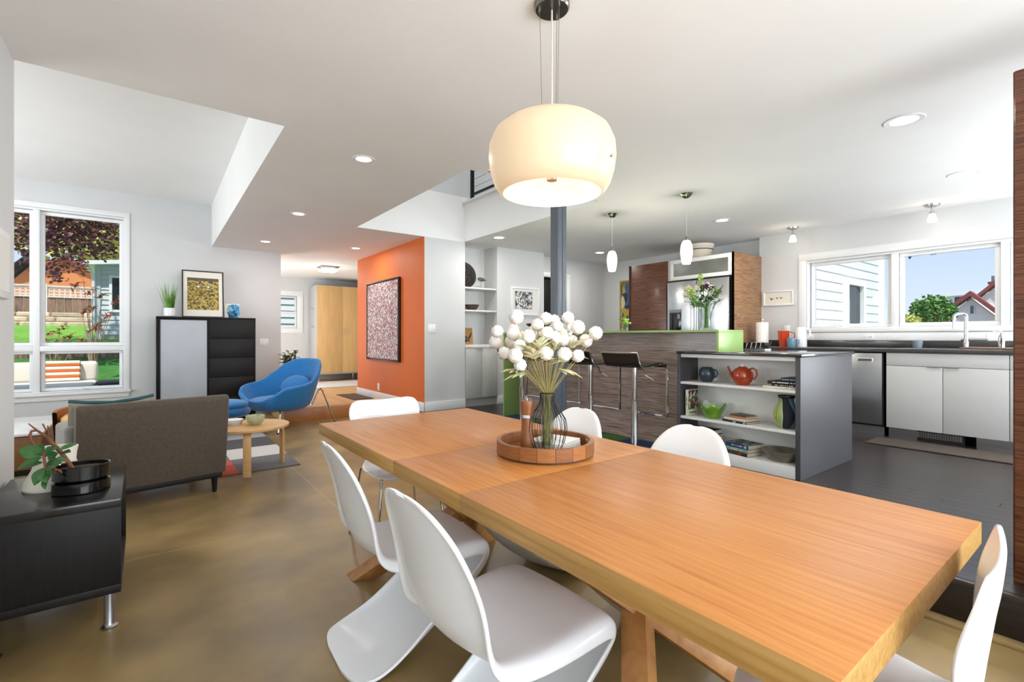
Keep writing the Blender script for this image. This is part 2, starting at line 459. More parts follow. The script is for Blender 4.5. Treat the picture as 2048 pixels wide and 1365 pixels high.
pm('grey_blue', '#7c8894', .4, var=.1)
pm('acacia', '#7a5a46', .45, var=.25, scale=10, stretch=(8, 1, 8))
pm('acacia_light', '#a98b74', .5, var=.2, scale=10, stretch=(8, 1, 8))
pm('cream_pot', '#d8cfbd', .6, var=.05)
pm('book_pages', '#d9cbb4', .8, var=.1, scale=6, stretch=(1, 1, 80))
for nm, c in dict(book_black='#191513', book_navy='#1f2f3d', book_cream='#e4d9c4', book_orange='#c47a3e', book_white='#dcd6cb', book_brown='#5c5145',
                  book_blue='#20336b', book_mint='#78a488', book_maroon='#48160f', book_dark='#1d1a18', book_sage='#cfd3b4').items():
    pm(nm, c, .5, var=.08, scale=10)
pm('lettering_white', '#e4e0d8', .6)
pm('lettering_blue', '#9fb6c4', .6)
pm('lettering_red', '#a8432f', .6)
pm('dry_ground', '#a39c8e', .9, var=.15, scale=2)
# outdoors
pm('lawn', '#44802a', .9, col2='#33691f', scale=5, bump=.5, bscale=60)
pm('lawn_upper', '#7fae3c', .9, col2='#5f932a', scale=4, bump=.5, bscale=60)
pm('patio', '#b9b3a6', .8, var=.1, scale=5)
pm('stone_buff', '#dccbb0', .9, col2='#a8957a', scale=4, objrand=.15, bump=.3)
pm('timber_grey', '#a2866f', .8, col2='#6f5746', scale=4, stretch=(8, 8, 1), objrand=.2)
pm('timber_post', '#a08468', .8, var=.3, scale=6, stretch=(8, 8, 1))
pm('lattice_pale', '#ddd2c2', .8, var=.1)
pm('brick_orange', '#e6975f', .85, col2='#d27d45', scale=30, stretch=(1, 1, 4), detail=3)
pm('roof_slate', '#9a9ba3', .85, col2='#75767f', scale=12, stretch=(2, 2, 6))
pm('fascia_rust', '#a56046', .7, var=.1)
pm('siding_grey', '#c9d1d2', .6, var=.03, objrand=.03)
pm('siding_white', '#e3eaea', .6, var=.03, objrand=.02)
pm('siding_cool', '#d6d9d6', .6, var=.02, objrand=.02)
pm('trim_out', '#f1f2f0', .5)
pm('window_dark', '#1d2a2b', .08, var=.3, scale=2)
pm('window_blue', '#6d828c', .1, var=.3, scale=2)
pm('stucco', '#e6e0d8', .9, var=.04, scale=8)
pm('brick_red', '#8f4c40', .85, col2='#6d342c', scale=20, stretch=(1, 1, 4))
pm('roof_red', '#8a4a45', .8, var=.15)
pm('maple_leaf', '#8a5246', .5, col2='#55303a', scale=3, var=.3)
pm('maple_bark', '#4a3b37', .9, var=.3, scale=8)
pm('tree_green', '#6f9a3c', .6, col2='#3f7034', scale=2.5)
pm('tree_yellow', '#e0dc86', .6, col2='#b5c25c', scale=2)
pm('cushion_white', '#ddd6c8', .85, var=.03, scale=20)
pm('cushion_orange', '#c4662b', .85, var=.05, scale=20)
pm('patio_dark', '#33363a', .5, var=.1)

# ------------------------------------------------------------------ the setting: floors
CZ = 2.64
fl = struct(MB().box(-4.2, 2.79, -2.75, 8.9, -.15, -.0006).build('floor', 'joint_filler', smooth=False), 'polished brown concrete slab floor of the dining and living area')
xs = [-4.2, -1.9, 1.11, 2.79]; ys = [-2.75, -.40, 1.50, 3.41, 5.32, 7.23, 8.9]; g = .0022
for i in range(3):
    for j in range(6):
        MB().box(xs[i]+g, xs[i+1]-g, ys[j]+g, ys[j+1]-g, -.02, 0).build('slab', 'concrete', fl, smooth=False)
fk = struct(MB().box(2.80, 7.2, -2.75, 6.6, 0, .182).build('floor_kitchen', 'dark_wood', smooth=False), 'raised dark wooden kitchen floor')
rows = 44; wdt = (7.05 - 2.80) / rows
for i in range(rows):
    x0 = 2.80 + i * wdt; y = -2.75 - random.random() * 1.2
    while y < 6.5:
        ln = random.uniform(1.5, 2.3); a, b_ = max(y, -2.75), min(y + ln, 6.5); y += ln
        if b_ - a > .05 and b_ > -.6:
            MB().box(x0 + .0008, x0 + wdt - .0008, a + .0008, b_ - .0008, .182, .20).build('plank', 'dark_plank', fk, smooth=False)
tr = struct(MB().box(2.782, 2.80, -2.75, 6.06, .02, .172).build('trim_1', 'dark_wood', bevel=.002), 'black riser board of the kitchen step')
MB().box(2.768, 2.80, -2.75, 6.06, .172, .201).build('nosing', 'dark_plank', tr, bevel=.006)
struct(MB().box(2.735, 2.79, -2.75, 6.06, 0, .02).build('trim_2', 'concrete', bevel=.004), 'low concrete lip along the foot of the kitchen step')

fh = struct(MB().box(1.62, 3.09, 7.48, 8.9, 0, .178).build('floor_hall', 'oak_riser', smooth=False), 'raised light oak hall floor with a step down to the living area')
MB().box(.8, 5.3, 8.9, 12.35, 0, .178).build('subfloor', 'oak_riser', fh, smooth=False)
for i in range(12):
    x0 = 1.60 + i * .125
    for a, b_ in ((7.47, 9.1 + (i % 3) * .3), (9.1 + (i % 3) * .3, 12.2)):
        MB().box(x0 + .001, min(x0 + .124, 3.092), a + .001, b_ - .001, .178, .20).build('plank', 'oak_plank', fh, smooth=False)
for i in range(10):
    x0 = 3.10 + i * .125
    MB().box(x0 + .001, x0 + .124, 8.71, 12.2, .178, .20).build('plank', 'oak_plank', fh, smooth=False)
for i in range(6):
    x0 = .85 + i * .125
    MB().box(x0 + .001, x0 + .124, 8.91, 12.2, .178, .20).build('plank', 'oak_plank', fh, smooth=False)
t3 = struct(MB().box(1.60, 3.09, 7.462, 7.48, 0, .178).build('trim_3', 'oak_riser', bevel=.002), 'orange-brown oak riser of the hall step')
MB().box(1.602, 1.62, 7.48, 8.74, 0, .178).build('side_board', 'birch_veneer', t3)

# ------------------------------------------------------------------ ceilings
ce = MB()
ce.prism([(-.65,-2.9),(7.3,-2.9),(7.3,3.414),(.73,3.414),(.734,3.454),(-4.3,3.454),(-4.3,3.33),(-.65,3.33)], CZ, 3.3)
ce.prism([(.734,3.454),(.73,3.414),(2.14,3.414),(2.14,8.9),(.818,8.9)], CZ, 3.3)
ce.prism([(2.14,6.065),(7.3,6.065),(7.3,8.9),(2.14,8.9)], CZ, 3.3)
ce.prism([(3.73,3.414),(7.3,3.414),(7.3,6.065),(3.73,6.065)], CZ, 3.2)
ce.prism([(.6,8.9),(5.4,8.9),(5.4,12.5),(.6,12.5)], CZ, 3.3)
struct(ce.build('ceiling', 'ceiling_paint', smooth=False), 'white ceiling with an opening over the living area and one over the stair')
struct(MB().box(-4.3, .95, 3.33, 8.95, 3.28, 3.42).build('ceiling_living', 'ceiling_paint', smooth=False), 'higher white ceiling over the living area')
up = MB()
up.box(2.0, 2.14, 3.28, 6.2, 3.3, 5.3); up.box(2.0, 7.3, 3.28, 3.414, 3.3, 5.3); up.box(2.0, 7.3, 6.065, 6.2, 3.3, 5.3); up.box(6.4, 6.55, 3.3, 6.2, 3.2, 5.3); up.box(2.0, 7.3, 3.28, 6.2, 5.3, 5.4)
struct(up.build('wall_upper', 'wall_paint', smooth=False), 'white walls of the upper landing around the stair void')
struct(MB().box(3.70, 3.80, 3.43, 6.065, 3.195, 3.225).build('trim_4', 'trim_paint', bevel=.006), 'white cap along the edge of the upper landing')

# ------------------------------------------------------------------ walls
struct(MB().box(-.65, -.533, -2.75, 3.49, 0, 2.66).build('wall_left', 'wall_paint', smooth=False), 'white wall close by on the left')
struct(wall_cells('x', 8.74, 8.9, -4.2, 1.80, 0, 3.35, [(-2.06, -.232, .50, 2.93)]).build('wall_north', 'wall_paint', smooth=False), 'white living room wall with the tall garden window')
struct(MB().box(-4.2, -.65, 3.33, 3.49, 0, 3.35).build('wall_living_south', 'wall_paint', smooth=False), 'white wall closing the living area')
struct(wall_cells('y', -4.2, -4.05, 3.33, 8.9, 0, 3.35, [(4.5, 7.7, .5, 2.8)]).build('wall_west', 'wall_paint', smooth=False), 'white wall with a wide window')
struct(wall_cells('x', -2.75, -2.6, -.65, 7.05, 0, 2.7, [(-.3, 4.7, .25, 2.45)]).build('wall_south', 'wall_paint', smooth=False), 'white wall with wide glass doors')
struct(wall_cells('y', 6.88, 7.05, -2.75, 3.277, 0, 2.7, [(-.12, 2.672, 1.352, 2.225), (-2.3, -.4, .8, 2.3)]).build('wall_east', 'wall_paint', smooth=False), 'white kitchen wall with the window over the sink')  # second opening is added for the east fill lamp
struct(MB().box(7.03, 7.2, 3.277, 6.5, 0, 2.7).build('wall_fridge', 'wall_paint', smooth=False), 'white recessed wall behind the fridge')
struct(wall_cells('x', 6.31, 6.45, 5.20, 7.05, 0, 2.7, [(5.42, 6.03, 0, 2.29)]).build('wall_pantry', 'wall_paint', smooth=False), 'white wall at the far end of the kitchen')
struct(MB().box(4.33, 5.29, 6.065, 6.45, 0, 2.7).build('wall_photo', 'wall_paint', smooth=False), 'white wall with the framed black-and-white photo')
struct(MB().box(3.75, 4.33, 6.42, 6.5, 0, 2.7).build('wall_niche', 'wall_paint', smooth=False), 'white back of the shelf niche')
struct(MB().box(3.09, 3.75, 6.065, 8.70, 0, 2.64).build('wall_stair', 'wall_paint', smooth=False), 'pale wall of the stair block')
struct(MB().box(3.082, 3.09, 6.067, 8.70, .2, CZ).build('wall_orange', 'orange_paint', smooth=False), 'orange accent wall')
struct(wall_cells('x', 12.2, 12.35, .6, 5.4, 0, 2.7, [(2.12, 2.87, 1.44, 2.21)]).build('wall_hall', 'wall_paint', smooth=False), 'white end wall of the hall')
struct(MB().box(4.36, 4.5, 8.70, 12.2, 0, 2.7).build('wall_hall_right', 'wall_paint', smooth=False), 'white side wall of the hall')
struct(MB().box(.66, .8, 8.9, 12.2, 0, 2.7).build('wall_hall_left', 'wall_paint', smooth=False), 'white side wall of the hall')
struct(MB().box(3.75, 4.5, 8.55, 8.70, 0, 2.7).build('wall_hall_end', 'wall_paint', smooth=False), 'white wall beside the hall')
# baseboards
struct(MB().box(3.066, 3.082, 6.055, 8.70, .2, .325).build('baseboard_orange', 'trim_paint', bevel=.003), 'white baseboard under the orange wall')
struct(MB().box(3.09, 3.75, 6.05, 6.065, .2, .325).build('baseboard_stair', 'trim_paint', bevel=.003), 'pale baseboard of the stair block')
struct(MB().box(4.33, 5.29, 6.05, 6.065, .2, .325).build('baseboard_photo', 'trim_paint', bevel=.003), 'white baseboard under the framed photo')
struct(MB().box(-4.05, .0, 8.725, 8.74, 0, .12).build('baseboard_north', 'trim_paint', bevel=.003), 'white baseboard under the garden window')
struct(MB().box(.8, 3.2, 12.185, 12.2, .2, .31).build('baseboard_hall', 'trim_paint', bevel=.003), 'white baseboard of the hall')

# ------------------------------------------------------------------ windows
def win_unit(root, axis, plane, u0, u1, z0, z1, fw=.045, depth=.05, mat='trim_paint'):
    """a sash of four members round a pane; plane = position across the wall"""
    mb = MB()
    def bx(a0, a1, b0, b1):
        if axis == 'x': mb.box(a0, a1, plane - depth/2, plane + depth/2, b0, b1)
        else: mb.box(plane - depth/2, plane + depth/2, a0, a1, b0, b1)
    bx(u0 - fw, u1 + fw, z1, z1 + fw); bx(u0 - fw, u1 + fw, z0 - fw, z0); bx(u0 - fw, u0, z0, z1); bx(u1, u1 + fw, z0, z1)
    mb.build('sash', mat, root, bevel=.006)
    pb = MB()
    if axis == 'x': pb.box(u0, u1, plane - .004, plane + .004, z0, z1)
    else: pb.box(plane - .004, plane + .004, u0, u1, z0, z1)
    pb.build('pane', 'pane_glass', root, smooth=False)

def crank(root, p, axis, mat='trim_paint'):
    mb = MB()
    if axis == 'x':
        mb.box(p[0]-.05, p[0]+.05, p[1]-.02, p[1], p[2]-.008, p[2]+.008); mb.tube([(p[0], p[1]-.02, p[2]), (p[0]+.03, p[1]-.045, p[2]+.012), (p[0]+.09, p[1]-.05, p[2]+.004)], .006, 6)
    else:
        mb.box(p[0]-.02, p[0], p[1]-.05, p[1]+.05, p[2]-.008, p[2]+.010); mb.tube([(p[0]-.02, p[1]-.03, p[2]), (p[0]-.045, p[1]+.02, p[2]+.035), (p[0]-.05, p[1]+.06, p[2]+.05)], .007, 6)
    mb.build('crank', mat, root)

w1 = MB()   # garden window: casing and mullions
for a, b_, c, d in ((-.235, -.178, .50, 2.93), (-2.12, -2.06, .50, 2.93), (-2.12, -.178, 2.93, 3.0)): w1.box(a, b_, 8.725, 8.74, c, d)
w1.box(-1.165, -1.10, 8.745, 8.87, .515, 2.905); w1.box(-2.045, -1.165, 8.747, 8.868, 1.05, 1.12); w1.box(-1.10, -.25, 8.747, 8.868, 1.05, 1.12)
w1.box(-.25, -.233, 8.741, 8.88, .515, 2.905); w1.box(-2.059, -2.045, 8.741, 8.88, .515, 2.905); w1.box(-2.059, -.233, 8.741, 8.88, 2.905, 2.929); w1.box(-2.059, -.233, 8.741, 8.88, .501, .515)
w1o = struct(w1.build('window_1', 'trim_paint', bevel=.004), 'tall white-framed garden window in four lights')
for u0, u1 in ((-1.058, -.295), (-2.0, -1.205)):
    win_unit(w1o, 'x', 8.83, u0, u1, 1.166, 2.855); win_unit(w1o, 'x', 8.83, u0, u1, .560, 1.015, fw=.04)
    crank(w1o, ((u0+u1)/2, 8.80, .53), 'x')
MB().box(-2.14, -.165, 8.685, 8.76, .462, .50).build('window_sill', 'trim_paint', w1o, bevel=.008)
MB().box(-2.11, -.185, 8.72, 8.74, .395, .462).build('apron', 'trim_paint', w1o, bevel=.004)

w2 = MB()   # kitchen window
for a, b_, c, d in ((2.672, 2.76, 1.352, 2.235), (-.2, 2.76, 2.235, 2.325), (-.2, -.12, 1.352, 2.235)): w2.box(6.864, 6.88, a, b_, c, d)
w2.box(6.885, 7.04, 1.715, 1.775, 1.36, 2.205); w2.box(6.885, 7.04, .815, .875, 1.36, 2.205)
w2.box(6.881, 7.049, -.119, 2.671, 2.205, 2.224); w2.box(6.881, 7.049, 2.655, 2.671, 1.36, 2.205); w2.box(6.881, 7.049, -.119, 2.671, 1.353, 1.36)
w2o = struct(w2.build('window_2', 'trim_paint', bevel=.004), 'long white-framed kitchen window over the sink')
for u0, u1 in ((1.825, 2.595), (.925, 1.668), (-.06, .765)): win_unit(w2o, 'y', 6.97, u0, u1, 1.405, 2.165, fw=.042)
crank(w2o, (6.95, 2.30, 1.37), 'y')
MB().box(6.855, 6.94, -.25, 2.79, 1.300, 1.354).build('window_sill', 'trim_paint', w2o, bevel=.008)
MB().box(6.868, 6.88, -.22, 2.76, 1.20, 1.292).build('apron', 'trim_paint', w2o, bevel=.004)

w3 = MB()
for a, b_, c, d in ((2.87, 3.0, 1.44, 2.21), (2.0, 2.12, 1.44, 2.21), (2.0, 3.0, 2.21, 2.33), (2.0, 3.0, 1.33, 1.44)): w3.box(a, b_, 12.185, 12.2, c, d)
w3o = struct(w3.build('window_3', 'trim_paint', bevel=.004), 'small white-framed window at the end of the hall')
win_unit(w3o, 'x', 12.27, 2.16, 2.83, 1.48, 1.80, fw=.035); win_unit(w3o, 'x', 12.29, 2.16, 2.83, 1.845, 2.17, fw=.035)
w4o = struct(MB().box(-4.13, -4.08, 6.05, 6.15, .5, 2.8).build('window_4', 'trim_paint', bevel=.004), 'wide white-framed window of the living area')
w6o = struct(MB().box(6.92, 6.98, -1.40, -1.33, .8, 2.3).build('window_6_added', 'trim_paint', bevel=.004), 'unseen white-framed window added for the east fill lamp')  # unseen window added only to go with the east fill lamp
w5o = struct(MB().box(2.15, 2.25, -2.70, -2.64, .25, 2.45).build('window_5', 'trim_paint', bevel=.004), 'wide white-framed glass doors of the dining area')

MB().box(-4.11, -4.10, 4.5, 6.05, .5, 2.8).build('pane', 'pane_glass', w4o, smooth=False); MB().box(-4.11, -4.10, 6.15, 7.7, .5, 2.8).build('pane', 'pane_glass', w4o, smooth=False)
MB().box(-.3, 2.15, -2.68, -2.67, .25, 2.45).build('pane', 'pane_glass', w5o, smooth=False); MB().box(2.25, 4.7, -2.68, -2.67, .25, 2.45).build('pane', 'pane_glass', w5o, smooth=False)
MB().box(6.945, 6.955, -2.3, -1.40, .8, 2.3).build('pane', 'pane_glass', w6o, smooth=False); MB().box(6.945, 6.955, -1.33, -.4, .8, 2.3).build('pane', 'pane_glass', w6o, smooth=False)
# doorway at the far end of the kitchen
d1 = MB(); d1.box(5.34, 5.42, 6.29, 6.31, .2, 2.29); d1.box(6.03, 6.12, 6.29, 6.31, .2, 2.29); d1.box(5.34, 6.12, 6.29, 6.31, 2.29, 2.37)
d1o = struct(d1.build('door_1', 'trim_paint', bevel=.003), 'white cased doorway behind the steel post')
MB().box(5.42, 5.80, 6.39, 6.43, .2, 2.29).build('dark_slab', 'black_brown', d1o, bevel=.003)  # dark slab put in for the dark room behind the doorway
MB().box(5.80, 6.03, 6.41, 6.44, .2, 2.29).build('lit_jamb', 'mat_board', d1o)  # cream panel whose colour stands for warm light on the door jamb
# ------------------------------------------------------------------ dining table
tb = thing('dining_table', 'long oak dining table with crossed legs in the foreground', 'table', (1.2845, 1.561, 0))
for a, b_ in ((-1.299, -.2535), (-.2525, .2595), (.2605, 1.299)):
    o = MB().box(-.4955, .4955, a, b_, .686, .745).build('table_top', 'table_top', tb, bevel=.002)
    o.data.materials.append(MATS['table_edge'])
    for p in o.data.polygons:
        if abs(p.normal.z) < .5: p.material_index = 1
MB().box(-.34, .34, -.95, -.85, .62, .686).box(-.34, .34, .85, .95, .62, .686).box(-.05, .05, -.9, .9, .61, .68).build('apron_frame', 'leg_oak', tb, bevel=.004)
def beam(p0, p1, w, h, roll=Vector((0, 0, 1))):
    p0 = Vector(p0); p1 = Vector(p1); d = (p1 - p0).normalized(); s_ = d.cross(roll).normalized(); n = s_.cross(d)
    vs = []
    for p in (p0, p1):
        for a, b_ in ((-1, -1), (1, -1), (1, 1), (-1, 1)): vs.append(p + s_ * a * w / 2 + n * b_ * h / 2)
    # horizontal cuts at floor and underside
    out = []
    for i, v in enumerate(vs):
        zt = p0.z if i < 4 else p1.z
        k = (zt - v.z) / d.z if abs(d.z) > .05 else 0
        out.append(v + d * k)
    return MB().add(out, [(0,3,2,1),(4,5,6,7),(0,1,5,4),(1,2,6,5),(2,3,7,6),(3,0,4,7)])
for sy in (-1, 1):
    for sx in (-1, 1):
        beam((sx * .40, sy * .89, 0), (-sx * .30, sy * .30 + sx * .0, .62), .062 if sx > 0 else .070, .085, Vector((0, sy, 0))).build('leg', 'leg_oak', tb, bevel=.005)

# ------------------------------------------------------------------ cantilever moulded chairs
def interp(tab, n):
    """Catmull-Rom resampling of rows"""
    out = []
    m = len(tab)
    for i in range(m - 1):
        p0 = tab[max(i-1, 0)]; p1 = tab[i]; p2 = tab[i+1]; p3 = tab[min(i+2, m-1)]
        for k in range(n):
            t = k / n
            out.append(tuple(.5 * ((2*b) + (-a + c) * t + (2*a - 5*b + 4*c - d) * t*t + (-a + 3*b - 3*c + d) * t**3) for a, b, c, d in zip(p0, p1, p2, p3)))
    out.append(tab[-1]); return out
PAN = [ # y, z, half width, dish, flange
 (-.290,.832,.022,.000,.003),(-.2885,.829,.062,.002,.005),(-.283,.817,.104,.006,.008),(-.271,.788,.148,.014,.012),(-.252,.735,.190,.024,.016),
 (-.230,.660,.219,.034,.020),(-.214,.590,.235,.040,.022),(-.202,.530,.237,.042,.024),(-.186,.470,.236,.040,.028),(-.158,.425,.236,.034,.034),
 (-.110,.398,.238,.028,.042),(-.040,.388,.243,.024,.046),(.040,.388,.247,.020,.048),(.120,.396,.250,.014,.050),(.200,.408,.251,.004,.050),
 (.262,.410,.250,-.004,.048),(.305,.394,.248,-.012,.046),(.327,.360,.244,-.020,.044),(.330,.318,.238,-.028,.042),(.312,.268,.230,-.036,.040),
 (.272,.215,.222,-.044,.036),(.212,.160,.216,-.050,.032),(.140,.110,.213,-.050,.028),(.060,.068,.216,-.042,.022),(-.020,.036,.222,-.028,.016),
 (-.100,.015,.230,-.014,.010),(-.170,.005,.228,-.004,.005),(-.220,.003,.205,0,.003),(-.248,.003,.155,0,.002),(-.260,.003,.080,0,.001)]
def panton(label, loc, rz):
    t = thing('cantilever_chair', label, 'chair', loc, rz, 'moulded cantilever chairs at the table')
    rows_ = interp(PAN, 3); cols = [-1, -.985, -.955, -.90, -.80, -.62, -.42, -.2, 0, .2, .42, .62, .80, .90, .955, .985, 1]
    G = []
    for i, (y, z, hw, di, fg) in enumerate(rows_):
        a = rows_[max(i-1, 0)]; b_ = rows_[min(i+1, len(rows_)-1)]
        ty, tz = b_[0]-a[0], b_[1]-a[1]; l = math.hypot(ty, tz) or 1; ny, nz = -tz / l, ty / l
        r = []
        for u in cols:
            off = di * u * u
            k = max(0, (abs(u) - .86) / .14); off -= fg * k * k
            r.append((hw * u * (1 - .03 * k), y + ny * off, max(.006, z + nz * off)))
        G.append(r)
    MB().grid(G).build('shell', 'white_plastic', t, solid=.011, subsurf=1, angle=80)
    return t
ch = panton('white moulded chair in front, nearest the viewer on the open side of the table', (.815, 1.175, 0), R(-88))
dup(ch, (.835, 1.875, 0), R(-92), 'white moulded chair on the open side of the table, farther from the viewer')
dup(ch, (1.685, 1.93, 0), R(91), 'white moulded chair behind the table, beside the flower tray')
dup(ch, (1.705, 1.245, 0), R(88), 'white moulded chair behind the table, in front of the bookshelves')

# moulded ply chairs with waisted backs at the two table ends
SEV = [ # y, z, half width, dish, forward bow
 (-.232,.832,.165,.012,0),(-.234,.822,.205,.016,0),(-.232,.795,.232,.022,0),(-.228,.755,.243,.030,0),(-.222,.715,.241,.034,0),(-.216,.670,.226,.034,0),(-.210,.625,.198,.030,0),
 (-.204,.575,.165,.022,0),(-.198,.525,.140,.014,0),(-.184,.480,.138,.010,0),(-.152,.452,.158,.008,0),(-.105,.440,.190,.006,0),
 (-.040,.437,.218,.006,0),(.040,.440,.232,.006,0),(.110,.445,.232,.002,0),(.170,.444,.215,-.010,0),(.205,.434,.175,-.014,0),(.222,.424,.110,-.008,0),(.228,.419,.040,0,0)]
def seven(label, loc, rz):
    t = thing('ply_chair', label, 'chair', loc, rz, 'white ply chairs with chrome legs')
    rows_ = interp(SEV, 3); cols = [-1 + 2 * k / 16 for k in range(17)]; G = []
    for i, (y, z, hw, di, _) in enumerate(rows_):
        a = rows_[max(i-1, 0)]; b_ = rows_[min(i+1, len(rows_)-1)]
        ty, tz = b_[0]-a[0], b_[1]-a[1]; l = math.hypot(ty, tz) or 1; ny, nz = -tz / l, ty / l
        lift = .012 * max(0, 1 - i / 12)
        G.append([(hw * u, y + ny * di * u * u, z + nz * di * u * u + lift * (abs(u) ** 1.5 - .6)) for u in cols])
    MB().grid(G).build('shell', 'white_gloss', t, solid=.010, subsurf=1, angle=80)
    for sx in (-1, 1):
        for sy in (-1, 1):
            MB().tube([(sx*.05, sy*.06, .425), (sx*.15, sy*.14, .428), (sx*.175, sy*.165, .41), (sx*.225, sy*.215, .006)], .0085, 10).build('leg', 'chrome', t)
            MB().lathe([(.011, 0), (.012, .012), (.009, .02)], 10, (sx*.225, sy*.215, 0)).build('glide', 'black_wire', t)
    MB().lathe([(.085, .415), (.088, .425), (.0, .428)], 20).build('hub', 'chrome', t)
    return t
sv = seven('white waisted chair with chrome legs at the far end of the table', (1.26, 2.83, 0), R(180))
dup(sv, (1.28, .395, 0), R(5), 'white waisted chair cut off by the edge of the picture at the near table end')

# ------------------------------------------------------------------ tray with vase, mills, napkins
TX, TY, TZ = 1.355, 1.545, .745
ty = thing('serving_tray', 'round wooden tray made of staves on the dining table', 'tray', (TX, TY, TZ))
n = 18
for k in range(n):
    a0 = 2*math.pi*k/n + .004; a1 = 2*math.pi*(k+1)/n - .004
    ri, ro, z0, z1 = .190, .206, .010, .062
    if k in (7, 16): z1_ = .040
    else: z1_ = z1
    mb = MB(); G = []
    segs = 5
    prof = [(ri, z0), (ro, z0), (ro, z1_), (ri, z1_)]
    for j in range(segs):
        a = a0 + (a1 - a0) * j / (segs - 1)
        G.append([(r * math.cos(a), r * math.sin(a), z) for r, z in prof])
    mb.grid(G, closeu=True); b0 = len(mb.v)
    mb.f.append((3, 2, 1, 0)); mb.f.append(tuple(b0 - 4 + i for i in range(4)))
    s_ = mb.build('stave', 'tray_stave', ty)
    if z1_ < z1:
        MB().grid([[(r * math.cos(a0 + (a1-a0)*j/4), r * math.sin(a0 + (a1-a0)*j/4), z) for r, z in ((ri, .053), (ro, .053), (ro, z1), (ri, z1))] for j in range(5)], closeu=True).build('handle_bar', 'tray_stave', ty)
MB().lathe([(.0, .006), (.193, .006), (.193, .013), (.0, .013)], 40).build('base', 'tray_wood', ty)
MB().lathe([(.19, 0), (.19, .007), (.0, .007)], 40).build('foot_ring', 'umber_wood', ty)

vs_ = thing('flower_vase', 'black wire vase with a glass tube holding white pompom flowers', 'vase', (TX - .018, TY - .035, TZ + .0135))
MB().lathe([(.0,.002),(.022,.002),(.026,.02),(.027,.235),(.0255,.235),(.0245,.02),(.0,.008)], 20).build('glass_tube', 'vase_glass', vs_)
def cage(z):
    pts = [(0,.050),(.05,.073),(.095,.083),(.135,.078),(.17,.057),(.195,.038),(.215,.031),(.248,.031)]
    for i in range(len(pts)-1):
        if pts[i][0] <= z <= pts[i+1][0]:
            t = (z-pts[i][0])/(pts[i+1][0]-pts[i][0]); t = t*t*(3-2*t)*.25+t*.75
            return pts[i][1]+(pts[i+1][1]-pts[i][1])*t
    return .03
for k in range(20):
    a = 2*math.pi*k/20
    MB().tube([(cage(z)*math.cos(a), cage(z)*math.sin(a), z) for z in [i*.248/16 for i in range(17)]], .0014, 6).build('wire', 'black_wire', vs_)
MB().tube([(.030*math.cos(2*math.pi*k/24), .030*math.sin(2*math.pi*k/24), .248) for k in range(24)], .0026, 6, closed=True).tube([(.050*math.cos(2*math.pi*k/24), .050*math.sin(2*math.pi*k/24), .002) for k in range(24)], .0022, 6, closed=True).build('ring', 'black_wire', vs_)
# pompom heads, stems, leaves
pomz = [(290,138,1.9),(138,255,2.05),(125,340,2.1),(272,240,2.16),(265,275,2.05),(250,335,2.12),(195,428,2.0),(315,370,1.95),(283,447,1.90),(322,522,1.93),
        (330,305,2.12),(390,295,1.97),(430,255,2.12),(462,205,2.05),(530,150,2.10),(598,168,2.14),(540,268,2.0),(478,300,2.1),(605,300,2.02),(622,215,2.07),
        (705,145,2.12),(785,222,2.02),(710,215,2.15),(655,268,2.12),(668,322,2.06),(735,335,2.12),(928,268,2.04),(850,328,2.08),(678,438,1.95),(785,450,2.0),(530,433,1.92),(585,250,2.12),(690,262,2.18)]
def pompom_mesh():
    mb = MB(); nu, nv = 20, 12; r = .0262; rw = []
    rnd = random.Random(3)
    for j in range(nv + 1):
        ph = math.pi * j / nv
        rw.append([])
        for i in range(nu):
            a = 2*math.pi*(i + .5*(j % 2))/nu
            rr = r * (1 + (.11 if (i + j) % 2 else -.09) + rnd.uniform(-.05, .05))
            if j in (0, nv): rr = r
            rw[-1].append((rr*math.sin(ph)*math.cos(a), rr*math.sin(ph)*math.sin(a), rr*math.cos(ph)))
    mb.grid(rw, closeu=True); return mb
first = None
vorg = vs_.location
heads = []
for x, y, d in pomz:
    p = at(960 + x/4.013, 600 + y/4.013, d) - vorg; heads.append(p)
    if first is None:
        first = pompom_mesh().build('flower_head', 'pompom', vs_, angle=180); q = first
    else:
        q = first.copy(); COL.objects.link(q); q.parent = vs_
    q.location = p; q.scale = (1, 1, 1); s_ = random.uniform(.92, 1.08); q.scale = (s_,)*3; q.rotation_euler = (random.uniform(-.6,.6), random.uniform(-.6,.6), random.uniform(0,6))
    st = Vector((random.uniform(-.016,.016), random.uniform(-.016,.016), .03)); nk = Vector((p.x*.12, p.y*.12, .25))
    nk = Vector((max(-.02,min(.02,nk.x)), max(-.02,min(.02,nk.y)), .25))
    mid = nk.lerp(p, .5) + Vector((0, 0, .02)) + Vector((p.x, p.y, 0)) * .05
    pts = [st, nk]
    for k in range(1, 7):
        t = k / 6; pts.append(nk * (1-t)**2 + mid * 2*t*(1-t) + (p - Vector((0,0,.015))) * t*t)
    MB().tube(pts, .0014, 5).build('stem', 'stem_olive', vs_)
def palmate(mb, p, d, size, rnd):
    d = Vector(d).normalized(); sd = d.cross(Vector((0,0,1))); sd.normalize()
    for k in (-2, -1, 0, 1, 2):
        dd = (d + sd * k * .45).normalized()
        mb.leaf(p, dd, size * (1 - abs(k) * .17), size * .30, .15 + rnd.random()*.2)
rnd = random.Random(11)
